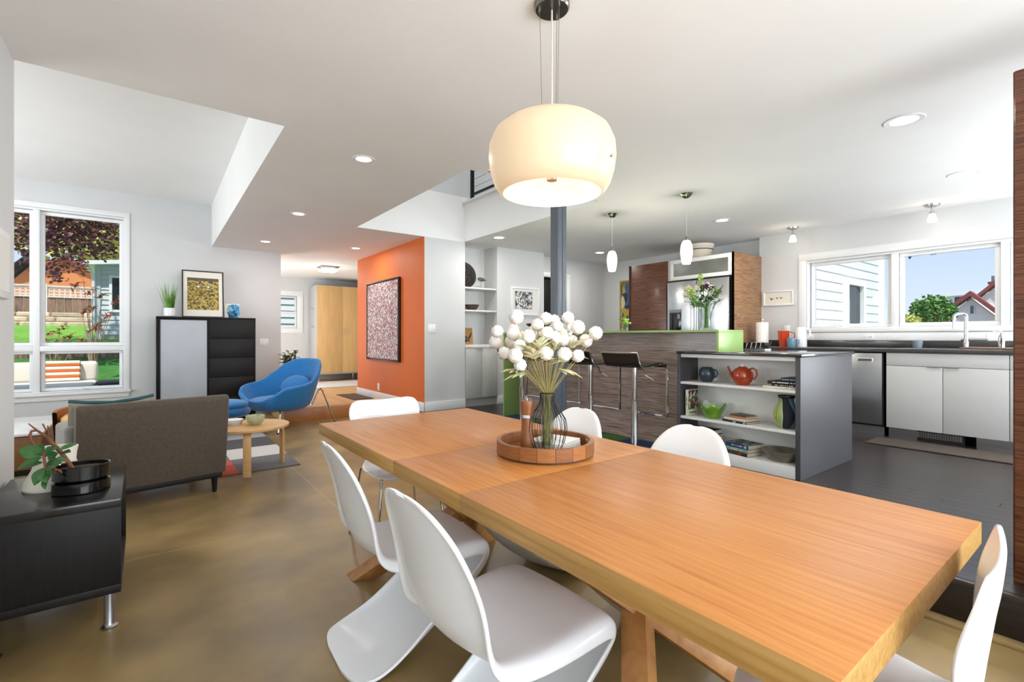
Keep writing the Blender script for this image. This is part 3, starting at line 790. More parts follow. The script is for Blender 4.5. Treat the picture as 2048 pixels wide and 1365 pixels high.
for k, (x, y, d, dx, dz) in enumerate([(400,430,1.95,-.4,.5),(440,480,1.93,-.1,.4),(470,500,1.97,.25,.2),(560,520,1.95,.5,.35),(620,560,1.93,.9,-.05),(380,585,1.95,-.9,-.05),(345,570,1.97,-.8,.2),(640,480,2.02,.7,.5),(600,390,2.05,.3,.8),(430,400,2.08,-.3,.7),(690,470,2.04,.8,.3),(520,370,2.08,.0,.9),(480,400,2.0,.1,.7),(560,430,2.08,.2,.7),(410,470,2.05,-.5,.4),(740,380,2.05,.7,.6)]):
    p = at(960 + x/4.013, 600 + y/4.013, d) - vorg
    mb = MB(); palmate(mb, p, CR * dx + Vector((0,0,dz)) - CF * .35, .105, rnd)
    mb.build('leaf', 'pale_leaf', vs_)
    MB().tube([(p.x*.1, p.y*.1, .25), p], .0013, 5).build('leaf_stalk', 'stem_olive', vs_)

def mill(label, loc):
    t = thing('pepper_mill', label, 'mill', loc, 0, 'wooden mills on the tray')
    MB().lathe([(.0,0),(.024,0),(.0265,.004),(.0255,.05),(.0225,.10),(.0215,.146),(.0,.146)], 24).build('body', 'mill_wood', t)
    MB().lathe([(.0,.146),(.0222,.146),(.0222,.158),(.0,.158)], 24).build('collar', 'chrome', t)
    MB().lathe([(.0,.158),(.0215,.158),(.0245,.185),(.0275,.212),(.0265,.217),(.0,.217)], 24).build('head', 'mill_wood', t)
    MB().lathe([(.0,.217),(.007,.217),(.007,.226),(.0,.228)], 12).build('knob', 'chrome', t)
    return t
m1_ = mill('wooden pepper mill at the front of the tray, steel collar', (TX - .090, TY + .012, TZ + .0135))
dup(m1_, (TX - .055, TY + .058, TZ + .0135), .6, 'second wooden mill half hidden behind the wire vase')
for k in range(5):
    o = MB().obox((0,0,0), (.17, .165, .0065)).build('paper_napkin', 'paper_white', bevel=.003)
    o.location = (TX + .065, TY + .015, TZ + .0145 + .0035 + k * .0072); o.rotation_euler = (0, 0, R(8) + k * .03)
    tag(o, ['white paper napkin at the bottom of the stack in the tray', 'second white paper napkin from the bottom of the stack in the tray', 'middle white paper napkin of the stack in the tray', 'second white paper napkin from the top of the stack in the tray', 'topmost white paper napkin in the tray'][k], 'napkin', 'napkins in the tray')

# ------------------------------------------------------------------ big pendant over the table
LX, LY = 1.358, 1.506
lp = thing('pendant_lamp', 'large round opal glass pendant hanging over the dining table', 'lamp', (LX, LY, 1.842))
MB().lathe([(.205,.0),(.222,.008),(.243,.04),(.258,.09),(.266,.145),(.262,.20),(.240,.25),(.198,.283),(.14,.297),(.06,.301),(.03,.301),(.03,.297),(.06,.297),(.138,.292),(.192,.277),(.232,.246),(.255,.198),(.259,.145),(.252,.092),(.237,.044),(.217,.013),(.205,.006)], 56).build('shade', 'lamp_glass', lp, angle=60)
MB().lathe([(.0,.772),(.068,.772),(.074,.780),(.074,.797),(.0,.797)], 32).build('canopy', 'brushed_nickel', lp)
MB().tube([(0,0,.775),(0,0,.30)], .004, 8).build('cord', 'wire_clear', lp)
for a in (0.4, 2.5, 4.6):
    MB().tube([(.052*math.cos(a), .052*math.sin(a), .772), (.040*math.cos(a), .040*math.sin(a), .30)], .0011, 6).build('wire', 'brushed_nickel', lp)
    MB().lathe([(0,0),(.006,0),(.006,.012),(0,.012)], 10, (.052*math.cos(a), .052*math.sin(a), .762)).build('wire_grip', 'chrome', lp)
for a in (R(-72), R(138), R(33)):
    x, y = .258*math.cos(a), .258*math.sin(a)
    MB().lathe([(0,0),(.007,0),(.0065,.012),(0,.014)], 12, (x, y, .105), rot=(0, R(90), math.atan2(y, x))).build('peg', 'chrome', lp)
MB().lathe([(0,0),(.022,0),(.022,.02),(0,.02)], 20, (0,0,.055)).build('hub', 'brushed_nickel', lp)
for a in (.8, 2.9, 5.0):
    MB().tube([(.01*math.cos(a), .01*math.sin(a), .065), (.075*math.cos(a), .075*math.sin(a), .095)], .0035, 6).build('lamp_arm', 'brushed_nickel', lp)
    MB().lathe([(0,-.03),(.02,-.024),(.03,-.004),(.028,.012),(.015,.03),(.012,.05),(0,.05)], 16, (.095*math.cos(a), .095*math.sin(a), .11)).build('bulb', 'bulb', lp)
l = light('pendant_bulb', 'POINT', (LX, LY, 1.93), 6, (1, .88, .72), radius=.10)
# ------------------------------------------------------------------ small lights
def downlight(label, x, y, r=.085, e=9):
    t = thing('recessed_light', label, 'light', (x, y, CZ), 0, 'recessed ceiling lights')
    MB().lathe([(r*.80,-.002),(r*1.12,-.004),(r*1.16,.001),(r*.80,.006)], 32).build('trim_ring', 'trim_paint', t)
    MB().lathe([(0,-.0015),(r*.82,-.0015),(r*.82,.002),(0,.002)], 32).build('lens', 'downlight_lens', t)
    light('downlight_lamp', 'AREA', (x, y, CZ - .02), e, (1, .96, .90), r * 1.5, aim=(0, 0, -1))
DL = [('recessed light nearest the table between the ceiling openings', 1.365, 3.715, .075, 6), ('recessed light in the middle of the row over the living side', 1.385, 5.817, .075, 6),
      ('recessed light at the end of the row next to the hall', 1.40, 7.80, .075, 6), ('recessed light beside the orange wall', 2.64, 7.53, .075, 7), ('recessed light in front of the shelf niche', 3.96, 5.50, .085, 7),
      ('recessed light in the kitchen between the pendants and the spotlights', 5.50, 3.06, .085, 9), ('recessed light at the far end of the kitchen behind a pendant', 6.0, 5.47, .085, 9),
      ('large recessed light over the kitchen walkway', 3.90, .937, .095, 9), ('recessed light near the kitchen window at the edge', 5.58, .932, .095, 9)]
for a in DL: downlight(*a)
def small_pendant(label, x, y, zt):
    t = thing('bar_pendant', label, 'lamp', (x, y, zt), 0, 'small pendants over the bar')
    h = .228
    MB().lathe([(.0,-h+.004),(.036,-h),(.046,-h+.03),(.056,-h+.09),(.058,-h+.13),(.053,-h+.18),(.040,-.012),(.030,0),(0,0)], 28).build('shade', 'lamp_glass_small', t)
    MB().lathe([(0,-.002),(.012,-.002),(.012,.035),(.007,.05),(0,.05)], 14).build('socket', 'brushed_nickel', t)
    MB().tube([(0,0,.05),(0,0,CZ-zt-.03)], .0022, 6).build('cord', 'wire_clear', t)
    zc = CZ - zt
    MB().lathe([(.0,zc-.045),(.02,zc-.043),(.05,zc-.025),(.068,zc-.004),(.068,zc),(0,zc)], 28).build('canopy', 'chrome', t)
    light('bar_pendant_bulb', 'POINT', (x, y, zt - .30), 9, (1, .93, .82), radius=.05)
small_pendant('small white glass pendant over the bar, farther from the viewer', 4.216, 3.658, 2.214)
small_pendant('small white glass pendant over the bar, nearer the flower vase', 4.206, 2.706, 2.182)
def spot(label, x, y):
    t = thing('ceiling_spot', label, 'light', (x, y, CZ), 0, 'spotlights in front of the kitchen window')
    MB().lathe([(0,-.035),(.03,-.032),(.062,-.018),(.066,0),(0,0)], 28).build('canopy', 'stainless', t)
    MB().tube([(0,0,-.03),(0,0,-.075)], .009, 10).build('stem', 'stainless', t)
    MB().lathe([(0,-.075),(.022,-.078),(.024,-.10),(0,-.10)], 16).build('socket', 'stainless', t)
    MB().lathe([(0,-.185),(.043,-.185),(.044,-.17),(.030,-.12),(.022,-.098),(0,-.098)], 20).build('shade', 'lamp_glass_small', t)
    light('spot_lamp', 'POINT', (x - .05, y, CZ - .24), .8, (1, .92, .8), radius=.04)
spot('small spotlight with frosted shade nearer the fridge', 6.57, 2.71)
spot('small spotlight with frosted shade over the sink', 6.60, 1.35)
t = thing('flush_light', 'square glass ceiling light in the hall', 'light', (2.90, 9.86, CZ))
MB().box(-.17, .17, -.17, .17, -.018, 0).build('plate', 'brushed_nickel', t, bevel=.003)
MB().box(-.15, .15, -.15, .15, -.095, -.04).build('glass_box', 'flush_glass', t, bevel=.01)
for sx in (-1, 1):
    for sy in (-1, 1): MB().tube([(sx*.12, sy*.12, -.018), (sx*.12, sy*.12, -.105)], .008, 8).build('post', 'brushed_nickel', t)
light('flush_lamp', 'POINT', (2.90, 9.86, CZ - .2), 7, (1, .93, .84), radius=.12)

# ------------------------------------------------------------------ steel post, railing
t = thing('steel_post', 'dark grey square steel post rising to the ceiling', 'post', (3.05, 3.30, .2))
MB().box(-.0, .105, 0.0, .105, 0, CZ-.2).build('shaft', 'steel_post', t, bevel=.006)
MB().box(-.004, .046, -.004, .0, .0, CZ-.2).box(.056, .108, -.004, .0, .0, CZ-.2).build('flange', 'steel_post', t, bevel=.001)
t = thing('cable_railing', 'dark metal cable railing of the upper landing', 'railing', (3.755, 5.9, 3.225))
MB().box(-.02, .02, -.05, .0, 0, 1.0).build('post', 'black_brown', t, bevel=.003)
MB().box(-.02, .02, -2.45, -2.41, 0, 1.0).build('post', 'black_brown', t, bevel=.003)
MB().box(-.015, .015, -2.45, 0, .055, .085).build('bottom_rail', 'black_brown', t, bevel=.003)
MB().box(-.02, .02, -2.45, 0, .98, 1.02).build('handrail', 'black_brown', t, bevel=.003)
for k in range(7): MB().tube([(0, -2.43, .17 + k*.11), (0, -.03, .17 + k*.11)], .003, 6).build('cable', 'brushed_nickel', t)

# ------------------------------------------------------------------ bar
BX, BY0, BY1, BT = 3.72, 2.10, 5.075, 1.300
t = thing('breakfast_bar', 'raised breakfast bar with green top and dark striped wood front', 'bar', (BX, 0, .2))
MB().box(0, .40, BY0, BY1, 1.08, 1.10).build('bar_top', 'green_laminate', t, bevel=.0015)
MB().box(0, .40, BY0, BY0 + .022, .915, 1.08).build('end_panel', 'green_laminate', t, bevel=.0015)
MB().box(0, .40, BY1 - .022, BY1, 0, 1.08).build('end_panel', 'green_laminate', t, bevel=.0015)
MB().prism([(BY0 + .022, .918), (2.512, .918), (2.512, 0), (BY1 - .022, 0), (BY1 - .022, 1.08), (BY0 + .022, 1.08)], .28, .305, axis='x').build('front_panel', 'zebra_bar', t, smooth=False)
# island base behind the bar
t = thing('kitchen_island', 'dark kitchen island joined to the bar with a bookshelf end', 'island', (3.75, 0, .2))
IY0, IY1 = 1.495, 2.475
MB().prism([(-.012, IY0 - .012), (1.035, IY0 - .012), (1.035, 5.04), (.40, 5.04), (.40, 2.508), (-.012, 2.508)], .892, .915).build('worktop', 'island_counter', t, bevel=.004)
MB().box(0, 1.01, IY0, IY0 + .035, 0, .892).build('side_panel', 'grey_laminate', t, bevel=.002)
MB().box(0, .28, IY1, IY1 + .03, 0, .892).build('side_panel', 'grey_laminate', t, bevel=.002)
MB().box(.40, 1.0, IY0 + .035, 5.03, .1, .892).build('cabinet_body', 'cab_white', t)
MB().box(.285, .31, IY0 + .03, IY1 + .01, .0, .892).build('shelf_back', 'shelf_white', t)
MB().box(.012, .285, IY0 + .035, IY1, .862, .892).build('top_rail', 'shelf_white', t, bevel=.001)
for z in (.628, .326): MB().box(.006, .285, IY0 + .035, IY1, z, z + .022).build('shelf', 'shelf_white', t, bevel=.0015)
MB().box(.006, .285, IY0 + .035, IY1, 0, .092).build('plinth_shelf', 'shelf_white', t, bevel=.0015)
SZ = (.2 + .650, .2 + .348, .2 + .092)   # shelf surfaces

# bar stools
def stool(label, loc):
    t = thing('bar_stool', label, 'stool', loc, 0, 'chrome and black bar stools')
    MB().lathe([(0,0),(.20,0),(.205,.006),(.19,.014),(.05,.024),(.035,.05),(0,.05)], 40).build('base', 'chrome', t)
    MB().lathe([(0,.03),(.030,.03),(.030,.46),(0,.46)], 20).build('lower_tube', 'chrome', t)
    MB().lathe([(0,.44),(.033,.44),(.033,.46),(.024,.465),(.024,.76),(0,.76)], 20).build('gas_column', 'chrome', t)
    G = []
    prof = interp([(-.215,.895),(-.200,.86),(-.185,.815),(-.165,.785),(-.12,.772),(-.04,.775),(.05,.785),(.13,.790),(.185,.782),(.205,.76)], 3)
    for x, z in prof: G.append([(x, u * .195, z + .004 * u * u) for u in (-1, -.95, -.5, 0, .5, .95, 1)])
    MB().grid(G).build('seat', 'black_leather', t, solid=.022, subsurf=1, angle=80)
    fr = MB()
    for sy in (-1, 1): fr.tube([(x * 1.01, sy * .2, z) for x, z in prof], .007, 8)
    fr.tube([(-.216, -.2, .895), (-.216, .2, .895)], .008, 8)
    fr.build('seat_frame', 'chrome', t)
    ft = MB()
    for sy in (-1, 1): ft.tube([(.195, sy*.185, .775), (.222, sy*.185, .75), (.225, sy*.185, .70), (.225, sy*.185, .335), (.225, sy*.185, .318)], .011, 8)
    ft.tube([(.225, -.185, .318), (.225, .185, .318)], .011, 8)
    ft.build('footrest', 'chrome', t)
    MB().tube([(.02, -.02, .745), (.05, -.06, .735), (.055, -.075, .69), (.09, -.14, .645)], .006, 8).build('lever', 'chrome', t)
    return t
s0 = stool('black and chrome bar stool next to the bookshelf', (3.50, 2.775, .208))
s0.rotation_euler = (0, 0, R(0))
dup(s0, (3.50, 3.315, .208), 0, 'black and chrome bar stool second from the bookshelf')
dup(s0, (3.50, 3.875, .208), 0, 'black and chrome bar stool behind the steel post')
dup(s0, (3.50, 4.40, .208), 0, 'black and chrome bar stool at the green far end of the bar')
t = thing('bar_rug', 'green and blue patterned runner under the bar stools', 'rug', (3.10, 2.52, .2))
k = 0
for i in range(8):
    for j in range(3):
        MB().box(.04 + j*.26, .04 + (j+1)*.26, i*.32, (i+1)*.32, 0, .008).build('rug_block', ['bar_rug_green', 'bar_rug_blue', 'bar_rug_black', 'bar_rug_blue'][(i*5 + j*3 + (i*j)) % 4], t)

# ------------------------------------------------------------------ kitchen run under the window
KF = 6.15
def handle_tab(p, y0, y1, z, x): MB().box(x - .018, x, y0, y1, z, z + .004).build('handle', 'stainless', p, bevel=.001)
def cab(name, label, y0, y1, fronts):
    t = thing(name, label, 'cabinet', (KF, (y0+y1)/2, .2))
    c = (y0 + y1) / 2
    MB().box(.022, .70, y0 - c + .002, y1 - c - .002, .10, .878).build('body', 'cab_white', t)
    for nm, a, b_, z0, z1, hs in fronts:
        o = MB().box(0, .02, a - c + .0025, b_ - c - .0025, z0 + .0025, z1 - .0025).build(nm, 'cab_white', t, bevel=.0015)
        for h0, h1 in hs: handle_tab(o, h0 - c, h1 - c, z1 - .003, .004)
    return t
cab('sink_cabinet', 'white sink cabinet with two doors under the kitchen window', .725, 1.628, [('false_front', .725, 1.628, .745, .878, []), ('door', 1.178, 1.628, .10, .745, [(1.19, 1.30)]), ('door', .725, 1.178, .10, .745, [(1.06, 1.17)])])
cab('drawer_cabinet', 'white cabinet next to the sink cabinet, cut by the tall wood panel', .12, .725, [('drawer', .12, .725, .745, .878, [(.55, .66)]), ('door', .12, .725, .10, .745, [(.55, .66)])])
cab('corner_cabinet', 'white base cabinet between the dishwasher and the fridge', 2.27, 3.25, [('drawer', 2.27, 2.76, .745, .878, []), ('drawer', 2.76, 3.25, .745, .878, []), ('door', 2.27, 2.76, .10, .745, []), ('door', 2.76, 3.25, .10, .745, [])])
t = thing('dishwasher', 'stainless steel dishwasher beside the island', 'dishwasher', (KF, 1.955, .2))
MB().box(.03, .68, -.30, .30, .09, .872).build('body', 'vent_black', t)
MB().box(0, .03, -.292, .298, .115, .868).build('door', 'stainless', t, bevel=.003)
MB().box(-.004, .004, -.215, -.07, .775, .815).build('handle_frame', 'white_gloss', t, bevel=.002)
MB().box(-.006, .0, -.205, -.08, .781, .809).build('handle_recess', 'brushed_nickel', t)
MB().box(.05, .06, -.30, .30, .0, .105).build('toe_plate', 'stainless', t)
t = thing('kitchen_worktop', 'dark grey worktop with backsplash under the kitchen window', 'worktop', (KF, 0, 1.08))
MB().box(-.02, .73, .10, 3.262, 0, .038).build('slab', 'dark_counter', t, bevel=.003)
MB().box(.71, .73, .10, 3.262, .038, .118).build('backsplash', 'dark_counter', t, bevel=.002)
t = thing('toe_kick', 'steel toe kick with a floor vent under the sink cabinet', 'plinth', (KF + .06, 1.0, .2))
MB().box(0, .012, .05, .62, 0, .10).box(0, .012, -.88, -.05, 0, .10).build('plate', 'stainless', t)
MB().box(.004, .014, .03, .38, .01, .092).build('vent_back', 'vent_black', t)
for k in range(18): MB().box(-.004, .006, .045 + k*.0185, .053 + k*.0185, .03, .085).build('vent_slat', 'grate_steel', t)
MB().box(-.006, .004, .03, .385, .085, .095).box(-.006, .004, .03, .385, .0, .028).build('vent_frame', 'vent_black', t)
tag(rbox('kitchen_mat', 5.62, 6.02, .10, 1.66, .2, .212, 'mat_dark'), 'long brown mat on the floor in front of the sink cabinet', 'mat')
WT = 1.118
# sink things
t = thing('kitchen_sink', 'undermount sink edge and drain tray in the worktop', 'sink', (6.42, 1.15, WT))
MB().box(-.20, .22, -.36, .42, -.0, .003).build('rim', 'stainless', t, bevel=.001)
MB().box(-.18, .20, -.34, .40, .003, .004).build('basin', 'grate_steel', t)
t = thing('kitchen_faucet', 'chrome swan faucet with a side lever over the sink', 'faucet', (6.66, 1.095, WT))
MB().lathe([(0,0),(.028,0),(.028,.01),(.021,.02),(.021,.10),(.019,.12),(.017,.30),(.017,.335),(0,.335)], 20).build('body', 'chrome', t)
MB().tube([(0,0,.325),(-.005,0,.352),(-.04,.02,.362),(-.10,.05,.358),(-.135,.068,.335),(-.138,.07,.30)], .016, 12).build('spout', 'chrome', t)
MB().tube([(-.138,.07,.30),(-.138,.07,.21)], .012, 12).build('spray_head', 'chrome', t)
MB().tube([(0,.04,.095),(0,-.16,.095)], .014, 12).build('cross_bar', 'chrome', t)
MB().tube([(0,-.155,.10),(.0,-.15,.15)], .007, 8).build('lever', 'chrome', t)
t = thing('soap_dispenser', 'chrome soap dispenser beside the faucet', 'dispenser', (6.62, .835, WT))
MB().lathe([(0,0),(.026,0),(.026,.12),(.022,.135),(.012,.14),(.010,.165),(0,.165)], 18).build('bottle', 'chrome', t)
MB().box(-.028,-.024,-.004,.004,.01,.11).build('sight_strip', 'black_gloss', t)
MB().tube([(0,0,.165),(0,0,.18),(-.03,.02,.183),(-.08,.055,.176)], .006, 8).build('pump', 'chrome', t)
t = thing('cutting_board', 'wooden cutting board lying across the sink', 'board', (6.36, .86, WT + .0045))
MB().prism([(-.11,-.20),(.11,-.20),(.125,-.255),(.13,.20),(-.10,.22)], 0, .018).build('board', 'acacia', t, bevel=.004)
MB().box(-.08, .10, -.17, .19, .018, .0195).build('inlay', 'acacia_light', t)
t = thing('small_tumbler', 'small blue-grey tumbler on the worktop by the window', 'cup', (6.62, 1.475, WT))
MB().lathe([(0,0),(.038,0),(.046,.075),(.046,.082),(.042,.082),(.034,.01),(0,.01)], 24).build('cup', 'grey_blue', t)
# left part of worktop
t = thing('paper_towel_holder', 'white paper towel roll on a steel holder', 'paper towel', (6.50, 3.06, WT))
MB().lathe([(0,0),(.085,0),(.085,.008),(.01,.014),(.008,.33),(.014,.335),(.018,.352),(.014,.366),(0,.37)], 24).build('stand', 'chrome', t)
MB().lathe([(.02,.018),(.075,.018),(.075,.315),(.02,.315)], 32).build('roll', 'paper_white', t)
MB().tube([(.075,-.055,.01),(.09,-.075,.03),(.085,-.07,.06)], .004, 6).build('arm', 'chrome', t)
t = thing('orange_pitcher', 'orange enamel pitcher on the worktop', 'pitcher', (6.58, 2.825, WT))
MB().lathe([(0,0),(.052,0),(.054,.01),(.066,.19),(.072,.20),(.066,.20),(.05,.012),(0,.012)], 28).build('body', 'orange_enamel', t)
MB().tube([(.03,-.066,.185),(.04,-.115,.17),(.04,-.118,.12),(.03,-.06,.09)], .007, 8).build('handle', 'orange_enamel', t)
t = thing('blue_mug', 'small blue enamel mug beside the orange pitcher', 'mug', (6.48, 2.69, WT))
MB().lathe([(0,0),(.046,0),(.048,.006),(.050,.11),(.046,.11),(.044,.01),(0,.01)], 28).build('body', 'blue_enamel', t)
MB().tube([(.02,-.046,.09),(.025,-.08,.085),(.025,-.082,.045),(.02,-.046,.03)], .005, 8).build('handle', 'blue_enamel', t)
t = thing('electric_kettle', 'white kettle beside the window', 'kettle', (6.60, 2.625, WT))
MB().lathe([(0,0),(.064,0),(.066,.01),(.062,.18),(.056,.238),(.05,.246),(0,.248)], 28).build('body', 'white_plastic', t)
MB().tube([(.0,-.058,.225),(.0,-.10,.21),(.0,-.105,.13),(.0,-.064,.105)], .011, 8).build('handle', 'white_plastic', t)
t = thing('striped_rack', 'black and white striped plate rack on the island worktop', 'rack', (4.62, 2.28, 1.115))
MB().box(-.06, .06, -.16, .16, 0, .014).build('tray', 'white_gloss', t, bevel=.003)
for k in range(8): MB().obox((-.04, -.15 + k*.043, .045), (.10, .022, .058), (R(14), 0, 0)).build('fin', 'black_gloss' , t)
for k in range(7): MB().obox((-.04, -.128 + k*.043, .042), (.09, .008, .052), (R(14), 0, 0)).build('divider', 'white_gloss', t)
# outlets, switches on the walls
def plate(name, label, axis, p, w, h, kind):
    t = thing(name, label, 'switch' if 'switch' in name else 'outlet', p)
    def bx(a0, a1, d0, d1, z0, z1):
        if axis == 'x-': return MB().box(-d1, -d0, a0, a1, z0, z1)
        return MB().box(a0, a1, -d1, -d0, z0, z1)
    bx(-w/2, w/2, 0, .006, -h/2, h/2).build('plate', 'trim_paint', t, bevel=.002)
    n = max(1, round(w / .05)) if kind == 'switch' else 2
    if kind == 'switch':
        for k in range(n):
            c = (k - (n-1)/2) * .046
            bx(c - .017, c + .017, .006, .0095, -.034, .034).build('rocker', 'white_gloss', t, bevel=.0015)
    else:
        for k in (-1, 1):
            if w > h: bx(k*.028 - .017, k*.028 + .017, .006, .0085, -.014, .014).build('socket', 'white_gloss', t, bevel=.002); bx(k*.028 - .006, k*.028 - .004, .0085, .009, -.006, .006).box(*((-.009, -.0085, k*.028+.004, k*.028+.006, -.006, .006) if axis == 'x-' else (k*.028+.004, k*.028+.006, -.009, -.0085, -.006, .006))).build('slot', 'ink', t)
            else: bx(-.014, .014, .006, .0085, k*.022 - .015, k*.022 + .015).build('socket', 'white_gloss', t, bevel=.002)
    return t
plate('wall_outlet', 'white outlet under the kitchen window near the sink', 'x-', (6.868, 1.99, 1.243), .12, .074, 'outlet')
plate('wall_outlet', 'white outlet under the kitchen window behind the kettle', 'x-', (6.868, 2.64, 1.240), .12, .074, 'outlet')
plate('wall_switch', 'white single switch above the orange pitcher', 'x-', (6.88, 2.91, 1.337), .075, .12, 'switch')
plate('wall_switch', 'white double switch on the pale stair wall', 'y-', (3.205, 6.065, 1.36), .12, .12, 'switch')
plate('wall_switch', 'white double switch beside the black cabinet', 'y-', (1.545, 8.74, 1.153), .13, .12, 'switch')
plate('wall_outlet', 'cream outlet low on the orange wall', 'x-', (3.082, 7.70, .41), .075, .12, 'outlet')
# framed birds next to the kitchen window
t = thing('bird_print', 'small white framed print of birds by the kitchen window', 'picture', (6.88, 3.019, 1.77))
MB().box(-.03, 0, -.196, .196, .085, .10).box(-.03, 0, -.196, .196, -.10, -.085).box(-.03, 0, -.196, -.181, -.085, .085).box(-.03, 0, .181, .196, -.085, .085).build('frame', 'trim_paint', t, bevel=.002)
MB().box(-.012, -.004, -.181, .181, -.085, .085).build('print', 'print_birds', t)
for cy, cz, s_ in ((.085, 0, 1.0), (.01, .005, .7), (-.04, .005, .75)):
    MB().prism([(cy+.035*s_, .025*s_+cz), (cy+.012*s_, .0+cz), (cy-.03*s_, .002+cz), (cy-.005*s_, -.012*s_+cz), (cy+.012*s_, -.026*s_+cz), (cy+.016*s_, -.006*s_+cz)], -.0135, -.0122, axis='x').build('bird_mark', 'ink', t)

# ------------------------------------------------------------------ fridge wall
FX = 6.13
t = thing('refrigerator', 'stainless french door refrigerator with a water dispenser', 'refrigerator', (FX, 3.77, .2))
MB().box(.03, .80, -.465, .465, .02, 1.83).build('body', 'grate_steel', t, bevel=.004)
def door(y0, y1, z0, z1, nm='door'):
    G = []
    for i in range(13):
        u = i / 12; y = y0 + (y1 - y0) * u; bow = .018 * math.sin(math.pi * u)
        G.append([(.03, y, z0), (-.03 - bow, y, z0), (-.03 - bow, y, z1), (.03, y, z1)])
    mb = MB().grid(G, closeu=True); n_ = len(mb.v)
    mb.f += [(0, 1, 2, 3), (n_-1, n_-2, n_-3, n_-4)]
    return mb.build(nm, 'fridge_steel', t, bevel=.004)
dl = door(.005, .47, .62, 1.835); dr = door(-.47, -.005, .62, 1.835); door(-.47, .47, .05, .61, 'freezer_drawer')
MB().box(-.052, -.044, .225, .42, 1.02, 1.435).build('dispenser', 'black_gloss', dl, bevel=.003)
MB().box(-.056, -.05, .225, .42, 1.39, 1.435).build('control_strip', 'grey_blue', dl)
MB().lathe([(0,0),(.03,0),(.024,.07),(0,.07)], 14, (-.05, .27, 1.30)).build('dispenser_spout', 'grate_steel', dl)
for y in (.045, -.045): MB().tube([(-.05,y,.80),(-.085,y,.83),(-.085,y,1.65),(-.05,y,1.68)], .012, 10).build('handle', 'stainless', t)
t = thing('fridge_surround', 'tall dark striped wood cabinet housing the fridge', 'cabinet', (FX, 3.77, .2))
MB().box(0, .75, -.520, -.492, 0, 2.165).build('end_panel', 'zebra_side', t, bevel=.001)
MB().box(.0, .012, -.520, -.492, 0, 2.165).build('edge_band', 'umber_wood', t)
MB().box(.02, .75, -.492, .492, 1.86, 2.15).build('upper_box', 'cab_white', t)
up_ = MB().box(0, .02, -.49, .44, 2.10, 2.155).box(0, .02, -.49, .44, 1.865, 1.915).box(0, .02, -.49, -.44, 1.915, 2.10).box(0, .02, .39, .44, 1.915, 2.10).build('flap_door', 'shelf_white', t, bevel=.002)
MB().box(.008, .012, -.44, .39, 1.915, 2.10).build('frosted_pane', 'frosted_dark', up_)
t = thing('pantry_cabinet', 'tall dark striped wood pantry left of the fridge', 'cabinet', (FX, 4.61, .2))
MB().box(.0, .75, -.343, .33, 0, 2.16).build('body', 'zebra_tall', t, bevel=.001)
MB().box(-.012, .0, -.343, .326, .0, 2.156).build('door', 'zebra_tall', t, bevel=.001)
MB().box(-.02, .75, .33, .345, 0, 2.165).build('end_edge', 'umber_wood', t)
t = thing('cream_planter', 'cream ribbed bowl on top of the fridge cabinet', 'bowl', (6.36, 3.86, 2.365))
MB().lathe([(0,0),(.11,0),(.13,.03),(.15,.10),(.165,.16),(.175,.17),(.178,.20),(.165,.20),(.15,.165),(.12,.04),(0,.03)], 32).build('bowl', 'cream_pot', t)
MB().lathe([(.158,.120),(.162,.122),(.164,.130),(.16,.132)], 32).build('band', 'ink', t)
t = thing('abstract_painting', 'tall gold framed painting half hidden by the pantry', 'picture', (7.03, 5.55, 1.82))
MB().box(-.035, 0, .315, .34, -.46, .46).box(-.035, 0, -.34, -.315, -.46, .46).box(-.035, 0, -.315, .315, .435, .46).box(-.035, 0, -.315, .315, -.46, -.435).build('frame', 'frame_gold', t, bevel=.003)
MB().box(-.02, -.005, -.315, .315, -.435, .435).build('canvas', 'print_abstract', t)
# tall cabinet at the near end of the kitchen
t = thing('tall_wood_cabinet', 'tall striped wood cabinet at the very edge of the picture', 'cabinet', (2.93, -.20, .2))
MB().box(0, .62, -.55, .535, 0, 2.165).build('body', 'zebra_tall', t, bevel=.002)
MB().box(-.02, 0, -.54, .528, .05, 2.16).build('door', 'zebra_tall', t, bevel=.002)

